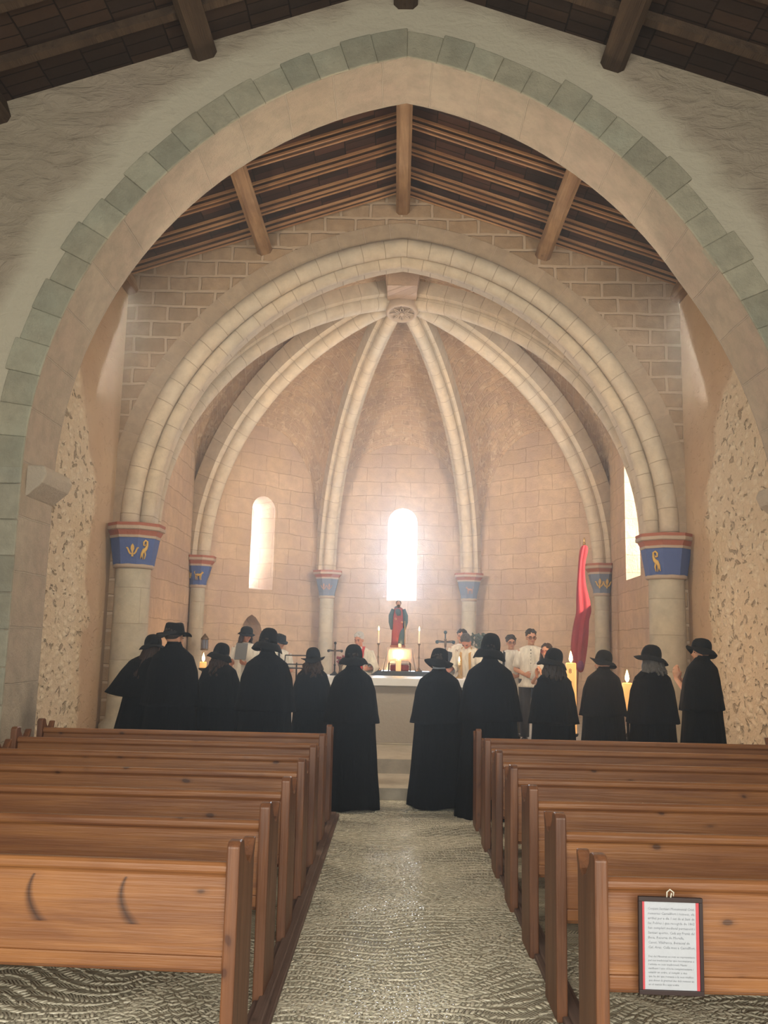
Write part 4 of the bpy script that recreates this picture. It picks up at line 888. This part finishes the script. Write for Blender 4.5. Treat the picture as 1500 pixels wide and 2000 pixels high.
def clothed(px, py, Y, label, rz, hy=0, hp=0, top=1.715, pose=('fold', 'fold'), skin='skin', shirt='white', trousers='trouser', hem=.80, sleeve=.5, fl=.29, slim=.92, lean=(0, 0), wide=1.0, longrobe=False, scale_h=None):
    q = at(px, py, Y); h = q.z-fl
    t = person(q.x, Y, fl, h, label, rz, None, lean, top); HT = headM(hy, hp); bd = body(t, skin, pose, HT, slim)
    hb = .06 if longrobe else hem
    tab = [(1.465, .062, .068, -.01), (1.445, .125, .098, -.01), (1.41, .195*slim, .118, -.008), (1.33, .205*slim*wide, .13, 0), (1.15, .18*slim*wide, .135, 0), (.95, .185*slim*wide, .145, 0), (hb, (.21 if not longrobe else .26)*slim*wide, (.165 if not longrobe else .21), 0)]
    sh = shell(t, 'shirt' if not longrobe else 'white_robe', shirt, tab, .03, 8, int(px), rows=24, jag=.0)
    for s, po in zip((-1, 1), pose):
        mb = MB(); e, w, d, u, n = ARM[po][0]; a = Vector((s*.165*slim, -.005, 1.375)); e = Vector((s*e[0], e[1], e[2])); w = Vector((s*w[0], w[1], w[2])); r0, r1 = (.078, .068) if not longrobe else (.09, .10)
        pts = [a, a.lerp(e, .33), a.lerp(e, .66), e] if sleeve < 1 else [a, a.lerp(e, .5), e, e.lerp(w, .5), e.lerp(w, .92)]
        if sleeve < .9: pts = [a, a.lerp(e, .3), a.lerp(e, .62), a.lerp(e, .86)]
        mb.tube(pts, [r0+(r1-r0)*i/(len(pts)-1) for i in range(len(pts))], 14, cap=False)
        sl = mb.build('sleeve', shirt, t, smooth=True); sl.modifiers.new('t', 'SOLIDIFY').thickness = .005
    if not longrobe:
        mb = MB()
        for s in (-1, 1): mb.tube([(s*.085, 0, .96), (s*.092, .0, .75), (s*.097, .008, .49), (s*.1, -.015, .10)], [.108, .098, .078, .068], 16)
        mb.ell((0, -.005, .93), (.175, .125, .12)); mb.build('trousers', trousers, t, smooth=True)
    for s in (-1, 1): MB().cone((s*.1, -.04, .055), (s*.117, .145, .04), .05, .043).build('shoe', 'shoe', t, smooth=True)
    return t, HT
t, HT = clothed(481, 1220, 13.2, 'person in white shirt and black hat holding a grey book, left', 170, 45, 12, 1.76, ('book', 'book'), 'skin_ruddy', sleeve=.5); face(t, HT); strands(t, HT, 'hair_brown', .2, .004, 24, 3, .6); hat(t, HT, 'cap', R=.15, droop=.03, front=.01, side=0, crown=1.0)
bk = MB().box(-.085, .085, -.012, .012, -.12, .12).box(-.080, .080, .012, .016, -.115, .115).build('book', 'book', loc=at(471, 1272, 12.86)); bk.rotation_euler = (rad(-15), 0, rad(-12)); tag(bk, 'grey book held up by the person in white shirt and black hat', 'book')
t, HT = clothed(546, 1238, 13.4, 'person in white shirt and dark hat half hidden behind the tall cape', 190, 35, 15, 1.74, ('fold', 'fold'), 'skin', trousers='khaki'); face(t, HT); short_hair(t, HT, 'hair_dark'); hat(t, HT, 'fedora', R=.14, droop=.02, side=.01, crown=.85)
MB().box(-.02, .02, .128, .137, 1.1, 1.42).build('dark_tie_strip', 'strap', t)
t, HT = clothed(703, 1235, 13.62, 'white-haired priest in white robe and red stole behind the altar', 165, -10, 14, 1.715, ('open', 'fold'), 'skin_ruddy', 'alb', longrobe=True, sleeve=1.2, wide=1.15, slim=1.0); face(t, HT); short_hair(t, HT, 'hair_white', False, 4, 1.03)
for s in (-1, 1):
    mb = MB(); pts = [(s*.055, -.075, 1.47), (s*.075, .02, 1.468), (s*.085, .11, 1.40), (s*.085, .155, 1.28), (s*.08, .172, 1.1), (s*.08, .185, .9), (s*.085, .21, .6)]; rs = []
    for (x, y, z) in pts: rs.append([(x-.036, y, z), (x+.036, y-.008 if y > 0 else y, z), (x+.036, y+.008, z+.004), (x-.036, y+.014, z+.004)])
    mb.rings(rs, sm=False); fixn(mb.build('red_stole', 'stole', t))
t, HT = clothed(902, 1229, 14.3, 'young dark-haired person in sleeveless white tunic over black shirt', 175, -10, 0, 1.715, ('fold', 'book'), 'skin', trousers='trouser'); face(t, HT); short_hair(t, HT, 'hair_dark', True, 9)
for s, po in zip((-1, 1), ('fold', 'book')):
    mb = MB(); e = ARM[po][0][0]; a = Vector((s*.17, 0, 1.36)); e = Vector((s*e[0], e[1], e[2])); mb.tube([a.lerp(e, .15), a.lerp(e, .5), a.lerp(e, .8)], [.077, .076, .074], 12, cap=False); mb.build('black_sleeve', 'strap', t, smooth=True)
t, HT = clothed(926, 1238, 13.78, 'grey-haired person in white robe with gold band bowing over the altar', 150, 5, 45, 1.66, ('open', 'open'), 'skin_ruddy', 'alb', longrobe=True, sleeve=1.2, lean=(-9, 0)); face(t, HT); short_hair(t, HT, 'hair_grey', False, 6)
for s in (-1, 1):
    mb = MB(); rs = [[(x-.02, y, z), (x+.02, y, z), (x+.02, y+.008, z), (x-.02, y+.008, z)] for x, y, z in [(s*.075, .04, 1.46), (s*.08, .125, 1.36), (s*.08, .142, 1.2), (s*.08, .15, .95)]]
    mb.rings(rs, sm=False); fixn(mb.build('gold_band', 'gold', t))
t, HT = clothed(998, 1240, 13.4, 'young person in white tunic with glasses and dark backpack straps', 172, 12, 3, 1.72, ('fold', 'fold'), 'skin', trousers='khaki', hem=.72); face(t, HT, 'lens'); short_hair(t, HT, 'hair_dark', True, 12, 1.06)
for s in (-1, 1):
    mb = MB(); rs = [[(x-.02, y, z), (x+.02, y, z), (x+.02, y+.01, z+.003), (x-.02, y+.01, z+.003)] for x, y, z in [(s*.11, -.09, 1.42), (s*.11, .0, 1.452), (s*.112, .09, 1.42), (s*.115, .132, 1.32), (s*.125, .138, 1.15), (s*.15, .12, 1.05)]]
    mb.rings(rs, sm=False); fixn(mb.build('backpack_strap', 'strap', t))
t, HT = clothed(1037, 1229, 12.8, 'tall person with glasses in white tunic with dark front buttons', 170, 15, 4, 1.715, ('fold', 'fold'), 'skin', trousers='trouser', hem=.84); face(t, HT, 'lens'); short_hair(t, HT, 'hair_dark', True, 14)
for k in range(5): MB().ell((0, .128+.002*k, 1.40-.05*k), (.011, .006, .009), 8, 6).build('button', 'strap', t)
t, HT = clothed(1067, 1257, 11.6, 'long-haired person with red glasses in white shirt, turned left, partly hidden', 140, 10, 2, 1.715, ('pray', 'pray'), 'skin', fl=.29); face(t, HT, 'lensred'); strands(t, HT, 'hair_brown', .3, .006, 30, 5, .5); short_hair(t, HT, 'hair_brown', False, 15)

# ------------------------------------------------------------------ altar and what stands on and around it
al = thing('stone_altar', 'grey stone altar block with a white covered top slab', 'altar', (.1, 12.75, .29))
bevel(MB().box(-.82, .92, -.38, .38, 0, .78).build('block', 'altar', al), .015); bevel(MB().box(-1.12, 1.28, -.46, .46, .78, .885).build('white_top', 'altartop', al), .008)
bevel(MB().box(-.95, 1.05, -.48, .48, 0, .012).build('footing', 'step', al), .004)
ch = thing('slate_shelf', 'long dark slate shelf behind the altar carrying table and candles', 'shelf', (.04, 14.15, .29))
bevel(MB().box(-.52, .50, -.25, .25, .80, .93).build('slab', 'dark', ch), .006); bevel(MB().box(-.44, .42, -.2, .2, 0, .80).build('block', 'dark', ch), .01)
zS = .29+.93
tbt = thing('small_table', 'small table under a pale cloth carrying the saint statue', 'table', (at(781, 1262, 14.2).x, 14.2, zS))
MB().box(-.19, .19, -.13, .13, .34, .36).build('tabletop', 'bronze', tbt)
for sx in (-1, 1):
    for sy in (-1, 1): MB().cone((sx*.17, sy*.11, 0), (sx*.165, sy*.105, .34), .011, .011, 8).build('leg', 'bronze', tbt)
MB().box(-.165, .165, -.012, .012, .1, .115).build('crossbar', 'bronze', tbt)
# cloth: falls at the two sides and behind, open to the front lower half
mb = MB(); n = 14; rows = 10
top = [(-.20, .362), (.20, .362)]
for s in (-1, 1):
    rs = []
    for k in range(rows+1):
        t_ = k/rows; rs.append([(s*(.20+.055*t_+.010*math.sin(j*1.4)*t_), -.145+.29*j/n-.02*t_*(1 if j == 0 else 0), .362-.355*t_) for j in range(n+1)])
    mb.rings(rs, cap=False, close=False)
rs = [[(-.20+.4*j/n, -.145, .362) for j in range(n+1)]]+[[((-.20+.4*j/n)*(1+.12*k/5), -.147-.012*(k/5)-.006*math.sin(j*1.3)*k/5, .362-.20*k/5-(.155*(abs(j-n/2)/(n/2))**6)*k/5) for j in range(n+1)] for k in range(1, 6)]
mb.rings(rs, cap=False, close=False); mb.rings([[(-.20+.4*j/n, -.145, .363) for j in range(n+1)], [(-.20+.4*j/n, .145, .363) for j in range(n+1)]], cap=False, close=False)
cl = mb.build('table_cloth', 'pinkcloth', loc=tbt.location, smooth=True); cl.modifiers.new('t', 'SOLIDIFY').thickness = .004; tag(cl, 'pale pinkish cloth draped over the small table under the statue', 'tablecloth')
bx = bevel(MB().box(-.15, .15, -.09, .09, 0, .095).build('fabric_box', 'maroon', loc=(tbt.location.x, 14.19, zS)), .02); tag(bx, 'low maroon box standing under the small table', 'box')
# statue of a saint
st = thing('saint_statue', 'painted statue of a robed figure in red and dark teal on the table', 'statue', (at(777, 1255, 14.2).x, 14.2, zS+.365))
bevel(MB().box(-.12, .12, -.08, .08, 0, .035).build('plinth', 'redpaint', st), .006)
mb = MB(); rs = []
for z, a, b, cx in [(.035, .105, .075, 0), (.1, .10, .072, 0), (.25, .098, .07, .0), (.38, .092, .066, 0), (.48, .088, .062, 0), (.56, .092, .058, 0), (.61, .075, .05, 0), (.64, .035, .034, 0)]:
    rs.append([(cx+a*math.cos(2*PI*i/36)*(1+.07*math.sin(7*2*PI*i/36+z*3)*(1-z)), b*math.sin(2*PI*i/36)*(1+.09*math.sin(7*2*PI*i/36+z*3)*(1-z)), z) for i in range(36)])
mb.rings(rs); mb.build('red_robe', 'robe_red', st)
mb = MB()
for s in (-1, 1): mb.tube([(s*.075, 0, .60), (s*.115, -.01, .50), (s*.118, -.02, .40), (s*.10, -.02, .28)], [.04, .042, .038, .02], 12)
mb.tube([(.075, -.02, .30), (.06, -.065, .18), (.05, -.075, .05)], [.03, .045, .05], 12); mb.tube([(-.02, .03, .63), (0, -.04, .55), (.01, -.055, .50)], [.05, .05, .03], 12); mb.build('teal_mantle', 'robe_teal', st)
mb = MB(); mb.ell((0, -.005, .69), (.038, .042, .05)); mb.ell((0, -.045, .688), (.008, .012, .012)); mb.ell((-.04, -.075, .45), .02); mb.ell((.06, -.07, .40), .02); mb.cone((0, 0, .62), (0, 0, .67), .022, .022); mb.build('head_and_hands', 'skin_dusk', st)
mb = MB(); mb.ell((0, .012, .705), (.045, .045, .045)); mb.ell((0, -.035, .655), (.026, .018, .03)); mb.build('hair_and_beard', 'hair_dark', st)
MB().tube([(.115, -.07, .05), (.105, -.075, .42)], .006, 8).build('staff', 'brass', st)
def flame(parent, loc, s=1.0):
    mb = MB(); x, y, z = loc; mb.lathe([(.001, z), (.006*s, z+.006*s), (.010*s, z+.016*s), (.0085*s, z+.03*s), (.004*s, z+.046*s), (.0008, z+.058*s)], 12, (x, y)); return mb.build('flame', 'flame', parent, smooth=True)
def candle(loc, r, h, label, mat='wax', fl=1.0, power=.6, tag_cat='candle', name='candle', group=None):
    t = thing(name, label, tag_cat, loc, 0, group); MB().lathe([(r*.98, 0), (r, .01), (r, h-.008), (r*.85, h), (r*.6, h-.006), (.001, h-.01)], 24).build('wax', mat, t); MB().tube([(0, 0, h-.01), (.001, 0, h+.012)], .0018, 6).build('wick', 'strap', t); flame(t, (0, 0, h+.006), fl)
    if power: point('candle_light', (loc[0], loc[1], loc[2]+h+.05*fl+.02), power, (1, .52, .2), .02)
    return t
def P_(px, py, Y): q = at(px, py, Y); return (q.x, q.y, q.z)
c0 = at(778, 1308, 13.92); candle((c0.x, 13.98, zS), .042, .17, 'thick ivory pillar candle burning in front of the small table', 'wax', 1.6, 2.5)
c1 = at(781, 1262, 14.1); candle((c1.x, 14.10, zS+.367), .026, .06, 'small votive candle on the cloth at the statue feet', 'waxwhite', .9, .3)
def candlestick(px, ptop, Y, zb, label, lc, hc=.17, r=.011, power=.6, stk='bronze'):
    q = at(px, ptop, Y); t = thing('candlestick', label, 'candlestick', (q.x, Y, zb)); H_ = q.z-zb-hc-.045
    MB().lathe([(.055, 0), (.055, .012), (.03, .03), (.012, .06), (.009, H_*.45), (.017, H_*.5), (.009, H_*.55), (.009, H_-.03), (.02, H_-.015), (.026, H_), (.012, H_+.004)], 20).build('stem', stk, t)
    candle((q.x, Y, zb+H_+.002), r, hc, lc, 'waxwhite', 1.2, power)
candlestick(740, 1227, 14.0, zS, 'slim bronze candlestick left of the statue table', 'thin tall lit candle left of the statue', .19)
candlestick(819, 1228, 14.0, zS, 'slim bronze candlestick right of the statue table', 'thin tall lit candle right of the statue', .19)
candlestick(897, 1287, 12.75, 1.175, 'short brass candlestick on the altar right end', 'short lit candle on the right end of the altar', .045, .016, .8, 'brass')
def cross(px, ptop, Y, zb, s, label, mat='iron', poleh=None):
    q = at(px, ptop, Y); t = thing('cross', label, 'cross', (q.x, Y, zb)); H_ = q.z-zb; a = s
    mb = MB().box(-.008*a, .008*a, -.008, .008, H_-.34*a, H_); mb.box(-.10*a, .10*a, -.009, .009, H_-.126*a, H_-.11*a)
    for x, z in ((-.10*a, H_-.118*a), (.10*a, H_-.118*a), (0, H_)): mb.ell((x, 0, z), .022*a, 10, 7)
    bevel(mb.build('cross_arms', mat, t), .002)
    mb = MB(); z0 = H_-.12*a; mb.ell((0, -.022, z0+.03*a), .016*a, 10, 8); mb.cone((0, -.02, z0+.012*a), (0, -.02, z0-.06*a), .016*a, .012*a, 8); mb.cone((0, -.02, z0-.06*a), (.003, -.02, z0-.14*a), .012*a, .006*a, 8)
    for s_ in (-1, 1): mb.cone((0, -.02, z0+.008*a), (s_*.085*a, -.016, z0+.022*a), .007*a, .005*a, 8)
    mb.build('crucified_figure', 'bronze', t)
    MB().lathe([(.07, 0), (.07, .012), (.03, .035), (.012, .06), (.010, H_-.34*a), (.02*a, H_-.33*a), (.008, H_-.31*a)], 16).build('stand', mat, t); return t
cross(655, 1256, 12.85, 1.175, .95, 'small dark crucifix standing on the left end of the altar')
cross(870, 1235, 14.6, .29, 1.35, 'tall dark crucifix on a stand right of the statue', 'robe_teal')
v = thing('flower_vase', 'vase of dried dark red flowers on the left end of the altar', 'vase', (at(665, 1300, 12.98).x, 12.98, 1.175))
MB().lathe([(.03, 0), (.035, .02), (.022, .07), (.026, .12), (.045, .16), (.042, .16)], 20).build('vase', 'bronze', v)
rg = random.Random(5); mb = MB(); ml = MB()
for k in range(34):
    a = rg.uniform(0, 6.28); rr = rg.uniform(.01, .075); z = .17+rg.uniform(.0, .11); mb.ell((rr*math.cos(a), rr*math.sin(a), z), (rg.uniform(.012, .02), rg.uniform(.012, .02), rg.uniform(.01, .016)), 7, 5); ml.tube([(0, 0, .12), (rr*.6*math.cos(a), rr*.6*math.sin(a), z-.03), (rr*math.cos(a+.2)*1.05, rr*math.sin(a+.2)*1.05, z)], .003, 5)
ml.build('stems', 'leaf', v); mb.build('flowers', 'flower', v, smooth=True)
# flowers behind at right
q = at(940, 1240, 15.2); v = thing('foliage_arrangement', 'dark green leafy arrangement behind the bowed priest on the right', 'plant', (q.x, 15.2, .29)); mb = MB()
MB().lathe([(.10, 0), (.12, .1), (.13, .45), (.10, .5), (.14, .56)], 20).build('pot', 'bronze', v)
for k in range(130):
    a = rg.uniform(0, 6.28); rr = rg.uniform(.02, .26); z = q.z-.29-rg.uniform(.0, .6)*(.4+rr*1.5); c = Vector((rr*math.cos(a), rr*.6*math.sin(a), z)); R_ = Matrix.Rotation(rg.uniform(-1, 1), 3, 'X') @ Matrix.Rotation(rg.uniform(-1.2, 1.2), 3, 'Y'); mb.ell(c, (.018, .006, .05), 6, 5, R_)
for k in range(14): a = rg.uniform(0, 6.28); mb.tube([(0, 0, .5), (.1*math.cos(a), .06*math.sin(a), .9), (.18*math.cos(a), .1*math.sin(a), q.z-.45)], .006, 5)
mb.build('leaves', 'leaf', v)
# music stand
q = at(580, 1280, 12.3); ms = thing('music_stand', 'black metal music stand between the capes left of the altar', 'music stand', (q.x, 12.3, .29)); H_ = q.z-.29
mb = MB(); w_ = .16
for a, b in (((-w_, 0), (w_, 0)), ((-w_, -.17), (w_, -.17)), ((-w_, 0), (-w_, -.17)), ((w_, 0), (w_, -.17)), ((-w_, -.12), (w_, -.12))): mb.tube([(a[0], a[1]*.5, H_+a[1]), (b[0], b[1]*.5, H_+b[1])], .008, 6)
mb.box(-w_, w_, -.11, -.02, H_-.18, H_-.168); mb.build('desk_frame', 'iron', ms); MB().tube([(0, 0, .25), (0, 0, H_-.1)], .011, 8).build('pole', 'iron', ms)
for k in range(3): a = k*2.1+.4; MB().tube([(0, 0, .3), (.28*math.cos(a), .28*math.sin(a), .01)], .008, 6).build('leg', 'iron', ms)
# wall lantern left, candles left
q = at(399, 1270, 16.9); ln_ = thing('lantern', 'old glass and metal lantern fixed to the slim left column', 'lantern', (q.x, q.y, q.z)); ln_['mount'] = 'wall'
mb = MB().lathe([(.075, 0), (.075, .02), (.07, .03)], 12); mb.lathe([(.075, .20), (.08, .215), (.05, .26), (.02, .29), (.018, .31), (.001, .315)], 12)
for k in range(6): a = k*PI/3; mb.tube([(.07*math.cos(a), .07*math.sin(a), .02), (.07*math.cos(a), .07*math.sin(a), .205)], .005, 5)
mb.build('metal_frame', 'bronze', ln_); MB().lathe([(.06, .02), (.064, .1), (.06, .2)], 16, cap=False).build('glass_chimney', 'bluegrey', ln_); MB().box(-.01, .01, .05, .14, .05, .25).build('bracket', 'bronze', ln_)
def stand_candle(px, ptop, Y, r, hc, label, lab2, mat='wax', zf=.29, fl=1.5, power=1, name='candle_stand'):
    q = at(px, ptop, Y); H_ = q.z-zf-hc; t = thing(name, label, 'candle stand', (q.x, Y, zf))
    MB().lathe([(.13, 0), (.13, .02), (.05, .05), (.02, .1), (.017, H_*.5), (.035, H_*.55), (.017, H_*.6), (.017, H_-.06), (r*1.2, H_-.03), (r*1.35, H_), (r*.9, H_)], 20).build('stem', 'iron', t)
    return candle((q.x, Y, zf+H_+.002), r, hc, lab2, mat, fl, power)
stand_candle(397, 1293, 15.5, .06, .10, 'iron candle stand in front of the left lantern', 'squat glowing candle below the lantern at left', 'waxglow', fl=2.6, power=3)
stand_candle(372, 1308, 14.0, .035, .24, 'iron candle stand beside the bearded person in cape', 'slender lit candle beside the bearded person at left', 'waxglow', fl=1.4, power=1.5)
pc = stand_candle(1115, 1295, 10.7, .062, .82, 'iron stand holding the tall paschal candle', 'tall thick lettered candle burning among the capes on the right', 'waxglow', .124, 2.3, 6)
stand_candle(1225, 1334, 10.9, .062, .35, 'iron candle stand between two caped people at right', 'orange glowing candle between two caped people at right', 'waxglow', .29, 2.6, 6)
for tx, dz in (('8', .07), ('P', .21), ('O', .31), ('L', .40)):
    cu = D.curves.new('t', 'FONT'); cu.body = tx; cu.size = .075; cu.extrude = .0015; cu.align_x = 'CENTER'; to = D.objects.new('t', cu); COL.objects.link(to); bpy.context.view_layer.update()
    me = D.meshes.new_from_object(to.evaluated_get(bpy.context.evaluated_depsgraph_get())); D.objects.remove(to); mb = MB()
    for v_ in me.vertices:
        a = v_.co.x/.062-.35; mb.v.append(Vector((.0635*math.sin(a)*(1+v_.co.z), -.0635*math.cos(a)*(1+v_.co.z*5), v_.co.y+.82-dz-.05)))
    for p in me.polygons: mb.face(list(p.vertices))
    mb.build('painted_letter', 'maroon', pc)
# red banner
bn = thing('red_banner', 'folded red banner hanging from a pole leaning beside the right column', 'banner', (at(1128, 1320, 16.2).x, 16.2, .29)); o0 = bn.location
pb = at(1123, 1360, 16.2)-o0; pt_ = at(1141, 1062, 16.5)-o0; pb.z = 0
MB().tube([pb, pt_], .017, 10).build('pole', 'pine', bn); mb = MB(); mb.ell(pt_+Vector((0, 0, .06)), (.02, .02, .06)); mb.ell(pt_, .03); mb.build('finial', 'brass', bn)
tab = [(1064, 1142, 5), (1075, 1141, 8), (1092, 1137, 6), (1120, 1135, 6), (1150, 1136, 9), (1175, 1139, 13), (1198, 1140, 14), (1206, 1135, 12), (1240, 1132, 15), (1280, 1128, 14), (1302, 1131, 9), (1314, 1134, 4)]
mb = MB(); rs = []
for k, (py, px, w_) in enumerate(tab):
    c = at(px, py, 16.28)-o0; hw = w_*16.4/FPX*.9; ring = []
    for i in range(48):
        a = 2*PI*i/48; f = 1+.3*math.sin(5*a+k*.2)+.1*math.sin(9*a+k); ring.append(c+Vector((hw*f*math.cos(a), .6*hw*f*math.sin(a), 0)))
    rs.append(ring)
mb.rings(rs); bo_ = fixn(mb.build('banner_cloth', 'red', bn, smooth=True)); ss = bo_.modifiers.new('s', 'SUBSURF'); ss.levels = 1; ss.render_levels = 1
MB().ell(at(1134, 1300, 16.1)-o0, (.06, .05, .09), 12, 8).build('purple_tassel', plain('purple_cloth', (.16, .03, .10), .8), bn)
